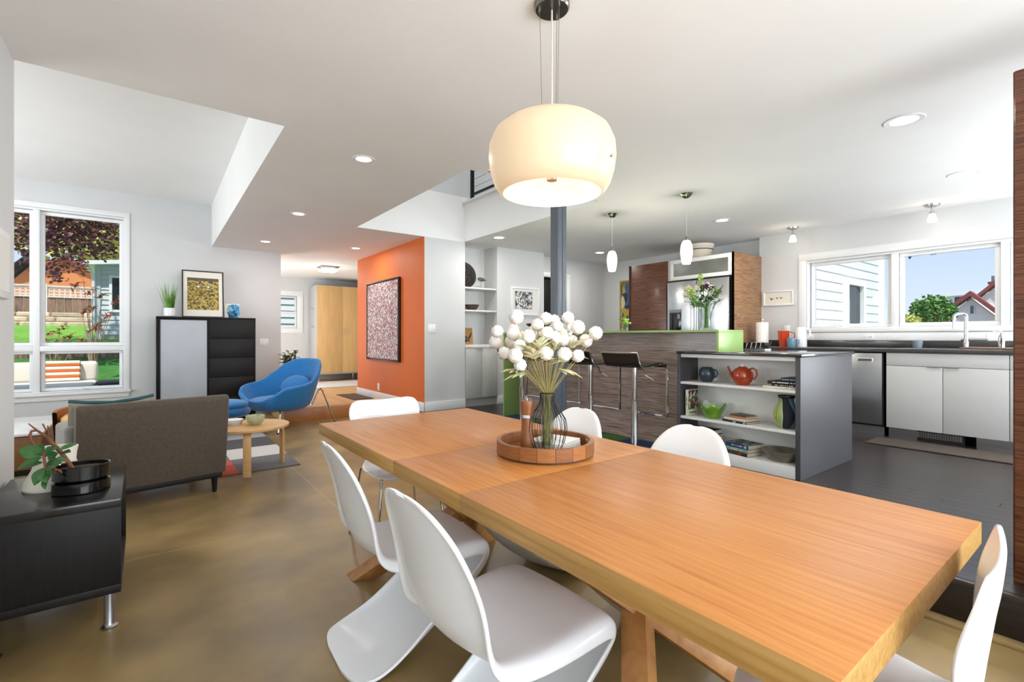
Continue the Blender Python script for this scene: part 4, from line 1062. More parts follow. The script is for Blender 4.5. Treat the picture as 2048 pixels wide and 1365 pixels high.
# ------------------------------------------------------------------ things on the bar
def flower_bunch(t, rnd, specs, base, spread):
    pass
VB = Vector((3.90, 2.315, 1.3005))
t = thing('glass_vase_bouquet', 'clear glass vase of mixed flowers on the green bar', 'vase', VB)
MB().lathe([(0,0),(.045,0),(.05,.012),(.038,.05),(.04,.10),(.055,.17),(.082,.235),(.079,.235),(.052,.17),(.036,.10),(.034,.05),(.03,.02),(0,.018)], 28).build('vase', 'vase_glass', t)
rnd = random.Random(5)
def P(px, py, d=0): return at(px, py, 4.21 + d) - VB
def spray(t, px, py, d, mat, kind, size, n=1):
    p = P(px, py, d); nk = Vector((rnd.uniform(-.02,.02), rnd.uniform(-.02,.02), .19)); b0 = Vector((rnd.uniform(-.015,.015), rnd.uniform(-.015,.015), .02))
    MB().tube([b0, nk, nk.lerp(p, .5) + Vector((0,0,.015)), p], .0022, 5).build('stem', 'green_mid', t)
    mb = MB()
    if kind == 'leaf':
        for k in range(n):
            d_ = Vector((rnd.uniform(-1,1), rnd.uniform(-1,1), rnd.uniform(-.3,1))); mb.leaf(p + d_*size*.3, d_, size, size*.5, .2)
    elif kind == 'ball':
        for k in range(n):
            q = p + Vector((rnd.gauss(0,1), rnd.gauss(0,1), rnd.gauss(0,1))) * size; r = size * rnd.uniform(.35, .7)
            mb.lathe([(0,-r),(r*.7,-r*.7),(r,0),(r*.7,r*.7),(0,r)], 7, q)
    elif kind == 'twig':
        for k in range(n):
            d_ = ((p - nk).normalized() + Vector((rnd.uniform(-.6,.6), rnd.uniform(-.6,.6), rnd.uniform(-.4,.6)))).normalized(); q = nk.lerp(p, rnd.uniform(.5, 1.0))
            mb.leaf(q, d_, size, size*.35, 0)
    mb.build('flower' if kind == 'ball' else 'leaf_cluster', mat, t)
for a in [(1375,580,-.02,'cream_petal','leaf',.045,14),(1371,592,.03,'cream_petal','leaf',.04,12),(1380,580,0,'green_light','ball',.016,22),(1385,590,.03,'green_light','ball',.018,26),(1390,602,0,'green_mid','ball',.018,26),
          (1393,612,-.02,'green_mid','leaf',.04,14),(1395,577,.02,'cream_petal','ball',.012,24),(1401,555,.03,'green_light','ball',.012,26),(1402,568,.02,'green_light','ball',.012,22),(1404,577,.05,'purple_petal','ball',.014,26),(1414,572,-.02,'purple_petal','ball',.014,30),(1420,578,.04,'purple_petal','ball',.014,26),
          (1418,572,-.04,'cream_petal','ball',.012,14),(1424,583,0,'cream_petal','ball',.010,14),(1430,582,.03,'green_mid','leaf',.05,16),(1434,590,0,'green_mid','leaf',.05,14),(1410,597,.06,'green_dark','leaf',.045,22),(1420,602,-.03,'green_dark','leaf',.04,22),(1400,605,.04,'green_dark','leaf',.045,22),
          (1427,596,.06,'green_dark','leaf',.04,18),(1444,575,0,'green_dark','twig',.03,16),(1441,583,.02,'green_dark','twig',.028,14),(1443,600,-.02,'green_dark','twig',.026,18),(1436,604,.03,'green_dark','twig',.026,14),(1380,610,-.02,'purple_petal','twig',.022,14),(1368,603,0,'cream_petal','twig',.022,12),(1364,590,.02,'green_dark','twig',.02,10)]: spray(t, *a)
JB = Vector((3.93, 3.235, 1.3005))
t = thing('flower_jar', 'little glass jar with green button flowers on the bar', 'vase', JB)
MB().lathe([(0,0),(.028,0),(.032,.01),(.032,.06),(.026,.07),(.022,.07),(.027,.058),(.027,.01),(0,.008)], 20).build('jar', 'vase_glass', t)
for k in range(12):
    p = Vector((rnd.uniform(-.045,.045), rnd.uniform(-.045,.045), rnd.uniform(.075,.135)))
    MB().lathe([(0,-.012),(.012,-.008),(.016,0),(.011,.009),(0,.010)], 10, p).build('flower', 'green_light' if k % 3 else 'green_mid', t)
    MB().tube([(0,0,.03), p], .0015, 5).build('stem', 'green_mid', t)
t = thing('black_fruit_bowl', 'wide black bowl on the bar behind the white flowers', 'bowl', (3.90, 4.56, 1.3005))
MB().lathe([(0,0),(.06,0),(.065,.008),(.10,.035),(.165,.098),(.168,.105),(.16,.102),(.095,.042),(0,.02)], 36).build('bowl', 'dark_ceramic', t)
t = tag(MB().lathe([(0,-.035),(.022,-.028),(.036,0),(.022,.028),(0,.035)], 16).build('lime', 'green_light', angle=180), 'green lime peeping over the black bowl', 'fruit'); t.location = (3.87, 4.47, 1.40)

# ------------------------------------------------------------------ bookshelf contents
t = thing('navy_jug', 'round navy blue jug on the top shelf', 'jug', (3.885, 2.30, SZ[0]))
MB().lathe([(0,0),(.036,0),(.052,.02),(.067,.055),(.068,.075),(.058,.108),(.044,.124),(.040,.128),(.034,.124),(.04,.10),(0,.06)], 28).build('body', 'navy_glaze', t)
MB().tube([(0,-.048,.112),(0,-.085,.105),(0,-.098,.08),(0,-.085,.05),(0,-.06,.040)], .007, 8).build('handle', 'navy_glaze', t)
t = thing('red_teapot', 'glossy rust red teapot on the top shelf', 'teapot', (3.86, 1.975, SZ[0]))
MB().lathe([(0,0),(.045,0),(.048,.006),(.070,.03),(.082,.065),(.078,.10),(.06,.128),(.036,.142),(0,.146)], 32).build('body', 'rust_glaze', t)
MB().lathe([(0,.142),(.034,.142),(.03,.150),(0,.152)], 24).build('lid', 'rust_glaze', t)
MB().lathe([(0,.150),(.008,.150),(.011,.162),(.008,.170),(0,.172)], 14).build('lid_knob', 'white_gloss', t)
MB().tube([(0,.065,.055),(0,.095,.075),(0,.105,.105),(0,.125,.145)], [.018,.014,.010,.008], 10).build('spout', 'rust_glaze', t)
MB().tube([(0,-.055,.128),(0,-.085,.140),(0,-.112,.125),(0,-.116,.085),(0,-.098,.055),(0,-.075,.05)], .0075, 8).build('handle', 'rust_glaze', t)
def book(label, loc, sx, sy, h, cover, rz=0, marks=None, group='books on the shelves'):
    """flat book: spine along y facing the room (-x)"""
    t = thing('book', label, 'book', loc, rz, group)
    MB().box(-sx/2, sx/2, -sy/2, sy/2, 0, .0022).box(-sx/2, sx/2, -sy/2, sy/2, h-.0022, h).box(-sx/2, -sx/2+.003, -sy/2, sy/2, 0, h).build('cover', cover, t, bevel=.0006)
    MB().box(-sx/2+.003, sx/2-.004, -sy/2+.003, sy/2-.003, .0022, h-.0022).build('page_block', 'book_pages', t)
    for (a0, a1, z0, z1, m) in (marks or []):
        MB().box(-sx/2-.0006, -sx/2, a0, a1, z0, z1).build('spine_print', m, t)
    return t
def dashes(y1, y0, z0, z1, mat, n, rnd=random.Random(4)):
    """rows of small spine characters too fine to read in the photograph"""
    out = []; y = y1; step = (y1 - y0) / n
    for k in range(n):
        if rnd.random() < .82: out.append((y - step*.72, y, z0 + rnd.uniform(0, .25)*(z1-z0), z1, mat))
        y -= step
    return out
b0 = SZ[0]
book('cream book at the bottom of the top shelf stack', (3.89, 1.655, b0), .21, .25, .019, 'book_cream', 0, dashes(-.04, -.115, .007, .011, 'ink', 8))
book('thin black book with white spine print on the top shelf', (3.885, 1.615, b0 + .0195), .20, .195, .014, 'book_black', 0, dashes(.09, -.06, .004, .010, 'lettering_white', 20))
book('thick black book with white spine print on the top shelf', (3.888, 1.632, b0 + .034), .20, .225, .022, 'book_black', 0, dashes(.075, -.10, .008, .017, 'lettering_white', 22))
book('dark blue book on top of the top shelf stack', (3.895, 1.588, b0 + .0565), .18, .135, .026, 'book_navy', 0, dashes(.058, -.055, .010, .017, 'lettering_blue', 16))
b1 = SZ[1]
t = thing('cookbook', 'upright pale cookbook with a food photo on its cover', 'book', (3.86, 2.42, b1), 0, 'books on the shelves')
MB().box(-.075, .085, .0, .024, 0, .228).build('cover', 'book_sage', t, bevel=.001)
MB().box(-.068, .082, -.0008, 0, .055, .222).build('cover_photo', 'print_cookbook', t)
MB().box(-.05, .05, -.0012, -.0004, .022, .030).build('cover_title', 'ink', t)
for z0, z1 in ((.165,.172),(.12,.158),(.09,.115)): MB().box(-.0756, -.075, .009, .015, z0, z1).build('spine_print', 'ink', t)
t = thing('green_glass_bowl', 'wavy green glass bowl on the middle shelf', 'bowl', (3.845, 2.225, b1))
G = []
for i, (r, z) in enumerate([(0,.001),(.045,.001),(.055,.012),(.075,.045),(.095,.085),(.108,.115)]):
    rr = []
    for k in range(40):
        a = 2*math.pi*k/40; wv = (.020*math.cos(5*a+.6)) * (max(0, z-.04)/.075)
        rr.append((r*math.cos(a), r*math.sin(a), z + wv))
    G.append(rr)
MB().grid(G, closeu=True).build('bowl', 'green_glass', t, solid=.004)
GI = [[(p[0]*.94, p[1]*.94, p[2]+.006) for p in r] for r in G[2:]]
MB().grid(GI, closeu=True).build('inner_surface', 'green_glass_inner', t)
st = R(-12)
o_ = book('black book at the bottom of the middle shelf stack', (3.86, 1.985, b1), .17, .225, .016, 'book_black', st, dashes(.02, -.03, .004, .012, 'lettering_white', 5) + [(-.105, -.085, .003, .013, 'lettering_white')])
book('white book second from the bottom of the middle shelf stack', (3.865, 1.985, b1 + .0165), .17, .205, .020, 'book_white', st, [(-.085, -.077, .005, .010, 'ink')])
book('orange book in the middle shelf stack', (3.868, 1.975, b1 + .037), .14, .155, .015, 'book_orange', st)
book('brown book on top of the middle shelf stack', (3.87, 1.975, b1 + .0525), .13, .145, .008, 'book_brown', st)
t = thing('striped_vase', 'round vase with green, navy and blue stripes on the middle shelf', 'vase', (3.865, 1.64, b1))
prof = interp([(.040,0),(.052,.008),(.078,.05),(.087,.10),(.078,.145),(.055,.19),(.050,.215),(.058,.245)], 3)
cols_ = ['green_light', 'book_orange', 'green_laminate', 'celadon', 'bar_rug_black', 'blue_enamel', 'celadon', 'green_light', 'blue_enamel', 'book_navy', 'green_light', 'book_orange']
wd = [24, 6, 26, 6, 54, 40, 12, 48, 46, 50, 42, 6]; a = R(112)
for c_, w_ in zip(cols_, wd):
    n_ = max(3, w_ // 6); a1 = a + R(w_)
    G = [[(r*math.cos(a+(a1-a)*k/n_ + .25*math.sin(z*16)), r*math.sin(a+(a1-a)*k/n_ + .25*math.sin(z*16)), z) for k in range(n_+1)] for r, z in prof]
    o = MB().grid(G).build('stripe', c_, t, angle=80); a = a1
MB().lathe([(.046,.215),(.050,.246),(.059,.249),(.060,.243)], 28).build('rim', 'dark_ceramic', t)
MB().lathe([(0,.001),(.04,.001),(.04,.003),(0,.003)], 24).build('foot', 'dark_ceramic', t)
b2 = SZ[2]
book('pale book at the bottom of the lower left stack', (3.87, 2.31, b2), .17, .24, .10, 'book_white', 0)
book('thin grey book in the lower left stack', (3.865, 2.30, b2 + .101), .17, .235, .018, 'book_brown', 0)
book('thick black book with white spine patch on the lower shelf', (3.86, 2.31, b2 + .1195), .17, .23, .036, 'book_dark', 0, [(.06, .10, .006, .030, 'lettering_white'), (.0, .05, .006, .030, 'book_blue'), (-.07, -.005, .006, .032, 'lettering_white')])
book('maroon book at the bottom of the lower stack beside the stone bowl', (3.86, 1.965, b2), .17, .20, .029, 'book_maroon', st, dashes(-.005, -.06, .008, .020, 'lettering_red', 5))
book('mint green book in the lower stack beside the stone bowl', (3.86, 1.963, b2 + .0295), .17, .20, .029, 'book_mint', st, dashes(.05, -.05, .008, .018, 'lettering_white', 12))
book('dark blue book on top of the lower stack beside the stone bowl', (3.865, 1.96, b2 + .059), .18, .21, .033, 'book_blue', st, dashes(.05, -.05, .010, .020, 'lettering_white', 12) + [(-.09, -.065, .006, .026, 'lettering_blue')])
MB().box(-.088, .088, -.103, .103, .0331, .0336).build('cover_photo', 'print_green', bpy.data.objects[[o.name for o in bpy.data.objects if o.get('label','').startswith('dark blue book on top of the lower')][0]])
t = thing('stone_bowl', 'wide shallow stoneware bowl on the lowest shelf', 'bowl', (3.875, 1.68, b2))
MB().lathe([(0,.0),(.07,.0),(.075,.006),(.10,.03),(.137,.078),(.140,.082),(.135,.084),(.098,.042),(.06,.02),(0,.014)], 40).build('bowl', 'stone_glaze', t)

# ------------------------------------------------------------------ shelf niche
t = thing('niche_cabinet', 'white built-in base cabinet in the shelf niche', 'cabinet', (4.04, 6.24, .2))
MB().box(-.289, .289, -.175, .178, .12, .88).build('body', 'cab_white', t)
MB().box(-.289, .289, -.205, .178, .88, .925).build('top', 'shelf_white', t, bevel=.002)
for a, b_ in ((-.287, -.001), (.001, .287)):
    o = MB().box(a, b_, -.195, -.177, .13, .876).build('door', 'cab_white', t, bevel=.0015)
MB().box(-.10, .03, -.215, -.197, .870, .876).build('handle', 'stainless', t)
MB().box(-.287, .287, -.14, -.13, 0, .12).build('toe_board', 'cab_white', t)
for z, lb in ((1.962, 'upper white shelf board in the niche'), (1.622, 'lower white shelf board in the niche')):
    tag(MB().box(3.752, 4.328, 6.075, 6.42, z, z + .024).build('shelf_board', 'shelf_white', bevel=.0015), lb, 'shelf', 'niche shelves')
t = thing('black_plate', 'large black plate with ring pattern standing on the upper niche shelf', 'plate', (3.895, 6.33, 1.987 + .205), 0)
MB().lathe([(0,0),(.12,0),(.19,.014),(.205,.022),(.203,.026),(.12,.008),(0,.008)], 40, rot=(R(80), 0, 0)).build('plate', 'plate_black', t)
for cx_, cz_, r_ in ((-.03,.10,.062),(.06,.055,.03),(.045,-.06,.045),(.02,-.04,.024),(-.08,-.02,.05),(-.05,-.14,.035),(.06,-.15,.022)):
    MB().tube([(cx_ + r_*math.cos(2*math.pi*k/20), -.012 + (cz_ + r_*math.sin(2*math.pi*k/20))*.176*1.0, cz_ + r_*math.sin(2*math.pi*k/20)) for k in range(20)], .0016, 5, closed=True).build('ring_mark', 'plate_line', t)
t = thing('animal_figurine', 'small metal animal on a thin stand beside the black plate', 'figurine', (4.15, 6.24, 1.987))
MB().tube([(0,0,0),(0,0,.13)], .003, 6).build('rod', 'brushed_nickel', t)
MB().lathe([(0,-.06),(.018,-.05),(.024,-.01),(.026,.03),(.012,.06),(.010,.085),(0,.09)], 12, (0,0,.15), rot=(0, R(98), 0)).build('body', 'grate_steel', t)
for x in (-.03, -.015, .02, .035): MB().tube([(x,0,.14),(x+.005,0,.112)], .005, 6).build('leg', 'grate_steel', t)
t = thing('wooden_bowl', 'dark carved wooden bowl on the lower niche shelf', 'bowl', (3.97, 6.22, 1.647))
MB().lathe([(0,0),(.06,0),(.085,.03),(.112,.085),(.106,.085),(.078,.034),(0,.018)], 28).build('bowl', 'umber_wood', t)
t = thing('lizard_panel', 'tan panel with a dark lizard relief in the niche', 'panel', (3.895, 6.30, 1.126), 0)
MB().obox((0, 0, .128), (.27, .012, .255), (R(-8), 0, 0)).build('board', 'kraft_board', t, bevel=.001)
lz = [(-.13,.10),(-.06,.135),(.0,.13),(.05,.10),(.08,.14),(.10,.185),(.092,.13),(.06,.075),(.075,.03),(.055,.055),(.03,.06),(.0,.03),(-.02,.055),(-.08,.06),(-.13,.055)]
o = MB().prism(lz, -.030, -.012, axis='y').build('lizard_relief', 'dark_ceramic', t, bevel=.002); 
# framed photo on the wall beside the niche
t = thing('framed_photo', 'white framed black-and-white photo beside the niche', 'picture', (4.875, 6.065, 1.815))
MB().box(-.29, .29, -.03, 0, .20, .225).box(-.29, .29, -.03, 0, -.225, -.20).box(-.29, -.265, -.03, 0, -.20, .20).box(.265, .29, -.03, 0, -.20, .20).build('frame', 'trim_paint', t, bevel=.002)
MB().box(-.265, .265, -.016, -.004, -.20, .20).build('mount', 'mat_white', t)
MB().box(-.205, .150, -.018, -.015, -.125, .155).build('photo_print', 'print_photo', t)
# ------------------------------------------------------------------ living area
t = thing('black_cabinet', 'black-brown cabinet with a frosted glass door against the white wall', 'cabinet', (.735, 8.50, 0))
MB().box(-.616, -.596, -.2, .2, 0, 1.53).box(.598, .616, -.2, .2, 0, 1.53).box(-.616, .616, -.2, .2, 1.508, 1.53).box(-.616, .616, -.2, .2, .0, .06).box(-.01, .01, -.19, .2, .06, 1.51).box(-.6, .6, .18, .2, .06, 1.51).build('carcass', 'black_brown', t, bevel=.002)
d_ = MB().box(-.592, -.57, -.22, -.20, .07, 1.500).box(-.022, -.002, -.22, -.20, .07, 1.500).box(-.57, -.022, -.22, -.20, 1.482, 1.500).box(-.57, -.022, -.22, -.20, .07, .09).build('glass_door', 'black_brown', t, bevel=.002)
MB().box(-.57, -.022, -.214, -.206, .09, 1.482).build('frosted_pane', 'frosted_glass', d_)
for k in range(5): MB().box(.004, .594, -.22, -.20, .072 + k*.287, .072 + (k+1)*.287 - .004).build('drawer_front', 'black_brown', t, bevel=.002)
t = thing('grass_pot', 'tall thin grass in a white pot on the black cabinet', 'plant', (.275, 8.46, 1.53))
MB().lathe([(0,0),(.055,0),(.068,.012),(.072,.06),(.070,.125),(.064,.125),(.062,.02),(0,.02)], 28).build('pot', 'white_plastic', t)
MB().lathe([(0,.108),(.063,.110),(.0,.112)], 20).build('soil', 'soil', t)
rnd = random.Random(2); mb = MB()
for k in range(120):
    a = rnd.uniform(0, 6.28); sp = rnd.uniform(.0, .055); L_ = rnd.uniform(.16, .44); ln = rnd.uniform(.05, .32)
    b0 = Vector((sp*math.cos(a), sp*math.sin(a), .105)); tip = b0 + Vector((math.cos(a)*ln*L_, math.sin(a)*ln*L_, L_))
    sd = Vector((-math.sin(a+.7), math.cos(a+.7), 0)) * .0035; md_ = b0.lerp(tip, .5) + Vector((0,0,.02))
    mb.add([b0 - sd, b0 + sd, md_ + sd*.8, md_ - sd*.8, tip], [(0,1,2,3),(3,2,4)])
mb.build('grass_blades', 'grass_green', t, smooth=False, kind='stuff')
t = thing('framed_print', 'black framed golden leaf print leaning on the wall above the black cabinet', 'picture', (.69, 8.52, 1.531)); t.rotation_euler = (R(-7), 0, 0)
MB().box(-.265, .265, -.012, .012, .0, .016).box(-.265, .265, -.012, .012, .694, .71).box(-.265, -.249, -.012, .012, .016, .694).box(.249, .265, -.012, .012, .016, .694).build('frame', 'frame_black', t, bevel=.001)
MB().box(-.249, .249, -.002, .008, .016, .694).build('mount', 'mat_board', t)
MB().box(-.20, .20, -.0035, -.002, .115, .60).build('print', 'print_leaves', t)
MB().box(-.20, .20, -.0042, -.0035, .555, .60).build('print_band', 'book_brown', t)
for x in (-.06, .065): MB().lathe([(0,0),(.026,0),(.026,.0012),(0,.0012)], 18, (x, -.0035, .465), rot=(R(90), 0, 0)).build('print_medallion', 'grey_blue', t); MB().lathe([(0,0),(.014,0),(.014,.0012),(0,.0012)], 14, (x, -.0047, .468), rot=(R(90), 0, 0)).build('print_medallion_centre', 'mat_board', t)
t = thing('blue_artwork', 'small blue swirled artwork panel on the black cabinet', 'picture', (1.09, 8.55, 1.531)); t.rotation_euler = (R(-7), 0, 0)
MB().box(-.125, .08, 0, .012, 0, .225).build('panel', 'mat_white', t, bevel=.001)
MB().prism([(-.09,.09),(-.085,.16),(-.06,.20),(-.02,.215),(.04,.214),(.076,.195),(.078,.0),(-.07,.0),(-.075,.05)], -.003, 0, axis='y').build('print', 'print_face', t)

# patterned rug
t = thing('block_rug', 'grey and white colour block rug with coral corner', 'rug', (-.70, 4.95, 0))
X_ = [0, .45, .90, 1.37, 1.89]; Y_ = [0, .56, 1.07, 1.62, 2.20]
RC = [['rug_grey', 'rug_white', 'rug_coral', 'rug_grey'], ['rug_coral', 'rug_grey', 'rug_grey', 'rug_white'], ['rug_pale', 'rug_dark', 'rug_white', 'rug_dark'], ['rug_grey', 'rug_white', 'rug_pale', 'rug_pale']]
for i in range(4):
    for j in range(4): MB().box(X_[i], X_[i+1], Y_[j], Y_[j+1], 0, .012).build('rug_block', RC[j][i], t)
MB().box(-.004, 1.894, -.004, 2.204, 0, .006).build('rug_backing', 'rug_dark', t)
# bentwood side table
t = thing('round_side_table', 'round bentwood table with pale wooden legs beside the sofa', 'table', (.770, 5.05, .0))
MB().lathe([(0,.398),(.335,.398),(.338,.402),(.338,.418),(.335,.421),(0,.421)], 56).build('table_top', 'light_wood', t)
for ang in (-102, 13.5, 133):
    a = R(ang); u = Vector((math.cos(a), math.sin(a), 0)); s_ = Vector((-math.sin(a), math.cos(a), 0)) * .032
    path = [(.14,.388),(.24,.388),(.275,.380),(.298,.355),(.304,.31),(.306,.012)]; G = []
    for i, (r, z) in enumerate(path):
        o_ = Vector((0, 0, .012)) if i < 2 else (u * .012 if i > 3 else (u + Vector((0,0,1))).normalized() * .012)
        c = u * r + Vector((0, 0, z))
        G.append([c - s_ - o_, c + s_ - o_, c + s_ + o_, c - s_ + o_])
    mb = MB().grid(G, closeu=True); n_ = len(mb.v); mb.f += [(3,2,1,0), (n_-4, n_-3, n_-2, n_-1)]
    mb.build('leg', 'light_wood', t, bevel=.002)
t = thing('celadon_bowl', 'pale green ceramic bowl on the round table', 'bowl', (.815, 5.02, .4215))
MB().lathe([(0,0),(.042,0),(.045,.006),(.068,.03),(.080,.065),(.080,.088),(.075,.088),(.072,.065),(.055,.028),(0,.014)], 32).build('bowl', 'celadon', t)
t = thing('ribbed_dish', 'white ribbed dish on the round table', 'dish', (.655, 5.135, .4215))
MB().lathe([(0,0),(.055,0),(.072,.035),(.078,.05),(.073,.05),(.05,.01),(0,.008)], 28).build('dish', 'white_plastic', t)
for k in range(28):
    a = 2*math.pi*k/28
    MB().tube([(.058*math.cos(a), .058*math.sin(a), .004), (.076*math.cos(a), .076*math.sin(a), .046)], .0018, 4).build('rib', 'rug_grey', t)

# sofa with its back to the viewer
t = thing('armchair_sofa', 'brown-grey upholstered loveseat seen from behind', 'sofa', (.065, 4.43, 0), R(10))
def cushion(x0, x1, y0, y1, z0, z1, r=.05, n=5, puff=0):
    mb = MB().box(x0, x1, y0, y1, z0, z1); return mb
SB = MB().prism([(-.035,.155),(.095,.155),(.005,.775),(-.09,.785),(-.115,.755)], -.455, .455, axis='x')
SB.build('backrest', 'sofa_fabric', t, bevel=.035, seg=4)
MB().box(-.44, .44, -.02, .72, .155, .30).build('seat_base', 'sofa_fabric', t, bevel=.02, seg=3)
MB().box(-.38, .38, .06, .73, .30, .42).build('seat_cushion', 'sofa_fabric', t, bevel=.04, seg=4)
for sx in (-1, 1):
    MB().prism([(.05,.18),(.72,.18),(.70,.585),(.55,.605),(.15,.625),(.02,.64)], *( (-.500, -.39) if sx < 0 else (.36, .445) ), axis='x').build('armrest', 'sofa_fabric_lit', t, bevel=.03, seg=4)
MB().box(-.43, .43, -.02, .70, .12, .155).build('base_rail', 'black_brown', t, bevel=.004)
for sx, sy in ((-1, 0), (1, 0), (-1, 1), (1, 1)):
    x, y = sx*.385, .02 + sy*.62
    MB().lathe([(0,0),(.016,0),(.024,.12),(0,.12)], 10, (x, y, 0)).build('leg', 'black_brown', t)
t = thing('throw_pillow', 'beige pillow with teal edge peeking over the sofa back', 'pillow', (-.20, 4.58, .395), R(12))
G = []
for i in range(13):
    u = -1 + 2*i/12; row = []
    for k in range(24):
        a = 2*math.pi*k/24; sgn = lambda v: (1 if v >= 0 else -1)
        q = (1 - abs(u)**4)
        row.append((.24*u*(1 - .06*math.sin(a)**2 * 0), .055*q*math.cos(a)*1.0, .205 + .205*math.sin(a)*(.80 + .20*(abs(u)**2)) ))
    G.append(row)
o = MB().grid(G, closeu=True).build('cushion', 'pillow_fabric', t, angle=80); o.rotation_euler = (R(10), 0, 0)
o = MB().tube([(-.24,0,.41),(-.15,.0,.392),(0,.0,.378),(.15,0,.392),(.24,0,.41)], .012, 8).build('piping', 'teal_trim', t); o.rotation_euler = (R(10), 0, 0)

# blue lounge chair and ottoman
t = thing('lounge_chair', 'blue upholstered shell lounge chair on chrome rod legs', 'chair', (1.50, 7.27, 0), R(117))
def lut(tab, x):
    for (a, va), (b_, vb) in zip(tab, tab[1:]):
        if a <= x <= b_:
            k = (x - a) / (b_ - a); k = k*k*(3-2*k); return va + (vb - va) * k
    return tab[-1][1]
RZ = [(0,.93),(28,.925),(48,.86),(66,.73),(82,.625),(100,.595),(122,.575),(142,.47),(162,.405),(180,.395)]
RR_ = [(0,.47),(30,.475),(50,.485),(70,.50),(90,.50),(115,.52),(135,.53),(155,.47),(180,.43)]
G = []
for v in [0, .12, .25, .4, .55, .7, .82, .92, 1.0]:
    row = []
    for k in range(56):
        th = -180 + 360*k/56; a = abs(th); zr = lut(RZ, a); rr = lut(RR_, a)
        dx, dy = math.sin(R(th)), -math.cos(R(th))
        r0 = .32; z0 = .265
        r = r0 + (rr - r0) * (v ** .62); z = z0 + (zr - z0) * (v ** 1.25)
        row.append((dx * r * .99, dy * r * .95 - (z - .3) * .10 * max(0, -dy*-1 if False else (1 if a < 60 else max(0, 1 - (a-60)/40))), z))
    G.append(row)
cap = [[(p[0]*s_, p[1]*s_ , .265 - .015*(1-s_)) for p in G[0]] for s_ in (.02, .5)]
MB().grid(cap + G, closeu=True).build('shell', 'blue_fabric', t, solid=.05, subsurf=1, angle=80)
G = []
def blob(cx, cy, cz, a, b_, c, n=10, m=24, e=2.5):
    rows_ = []
    for i in range(n + 1):
        ph = -math.pi/2 + math.pi * i / n; s_ = math.copysign(abs(math.sin(ph))**(2/e), math.sin(ph)); cc = abs(math.cos(ph))**(2/e)
        rows_.append([(cx + a*cc*math.cos(2*math.pi*k/m), cy + b_*cc*math.sin(2*math.pi*k/m), cz + c*s_) for k in range(m)])
    return rows_
MB().grid(blob(0, .06, .375, .33, .36, .05), closeu=True).build('seat_cushion', 'blue_fabric', t, angle=80)
o = MB().grid(blob(0, 0, 0, .27, .16, .075), closeu=True).build('back_cushion', 'blue_fabric', t, angle=80); o.location = (0, -.24, .54); o.rotation_euler = (R(-62), 0, 0)
fr = MB()
for sx in (-1, 1):
    fr.tube([(sx*.45, .40, .012), (sx*.40, .33, .24), (sx*.30, .26, .275), (sx*.30, -.10, .27), (sx*.36, -.22, .30), (sx*.43, -.26, .49), (sx*.44, -.29, .515), (sx*.44, -.33, .47), (sx*.43, -.56, .012)], .011, 10)
fr.tube([(-.30,.20,.262),(.30,.20,.262)], .010, 8); fr.tube([(-.30,-.08,.262),(.30,-.08,.262)], .010, 8)
fr.build('leg_frame', 'chrome', t)
for sx in (-1, 1):
    for p in ((sx*.45, .40, 0), (sx*.43, -.56, 0)): MB().lathe([(0,0),(.017,0),(.018,.012),(0,.016)], 12, p).build('glide', 'black_wire', t)
t = thing('ottoman', 'blue ottoman half hidden behind the sofa', 'ottoman', (.80, 6.98, .012), R(117))
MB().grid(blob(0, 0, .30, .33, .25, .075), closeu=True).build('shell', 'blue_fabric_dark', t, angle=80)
MB().grid(blob(0, 0, .385, .30, .225, .055), closeu=True).build('seat_cushion', 'blue_fabric', t, angle=80)
fr = MB()
for sx in (-1, 1): fr.tube([(sx*.26, .24, .008), (sx*.20, .16, .24), (sx*.20, -.16, .24), (sx*.26, -.24, .008)], .010, 10)
fr.tube([(-.2,0,.235),(.2,0,.235)], .009, 8); fr.build('leg_frame', 'chrome', t)
t = thing('potted_shrub', 'small dark green potted shrub behind the blue chair', 'plant', (1.79, 8.22, .2))
MB().lathe([(0,0),(.10,0),(.13,.30),(.13,.34),(.115,.34),(.10,.03),(0,.03)], 24).build('pot', 'white_plastic', t)
MB().lathe([(0,.31),(.115,.315),(0,.32)], 18).build('soil', 'soil', t)
rnd = random.Random(9)
for k in range(16):
    a = rnd.uniform(0, 6.28); rr = rnd.uniform(.02, .13); top = Vector((rr*math.cos(a), rr*math.sin(a), rnd.uniform(.66, .85)))
    MB().tube([(0,0,.31), (top.x*.5, top.y*.5, .55), top], .004, 5).build('stem', 'stem_olive', t)
    mb = MB()
    for j in range(6): mb.leaf(top - Vector((0,0,.03*j)), (rnd.uniform(-1,1), rnd.uniform(-1,1), rnd.uniform(-.1,.9)), .085, .045, .2)
    mb.build('leaf_cluster', 'green_dark' if k % 3 else 'leaf_green', t)

# low bench, low lounge chair behind the sofa arm
t = thing('low_bench', 'low wooden cabinet with a white top beside the garden window', 'bench', (-1.53, 6.65, 0))
MB().box(-.75, .78, -.60, .62, .0, .05).build('plinth', 'black_brown', t)
MB().box(-.75, .78, -.60, .62, .05, .345).build('body', 'brown_panel', t, bevel=.003)
MB().box(-.76, .79, -.615, .63, .353, .378).build('top', 'white_gloss', t, bevel=.003)
t = thing('tub_chair', 'brown leather tub chair with tan seat behind the sofa', 'chair', (-.36, 6.22, .012), R(150))
G = []
for z, r in ((.20,.30),(.30,.325),(.45,.335),(.545,.338),(.553,.33),(.545,.305),(.45,.30),(.30,.295),(.20,.29)):
    G.append([(r*math.sin(R(th)), -r*math.cos(R(th)), z - .03*(abs(th)/130)**2) for th in range(-130, 131, 10)])
MB().grid(G).build('back_shell', 'tan_leather', t)
MB().lathe([(0,.20),(.27,.20),(.285,.26),(.28,.46),(.25,.485),(0,.49)], 32).build('seat_cushion', 'light_wood', t)
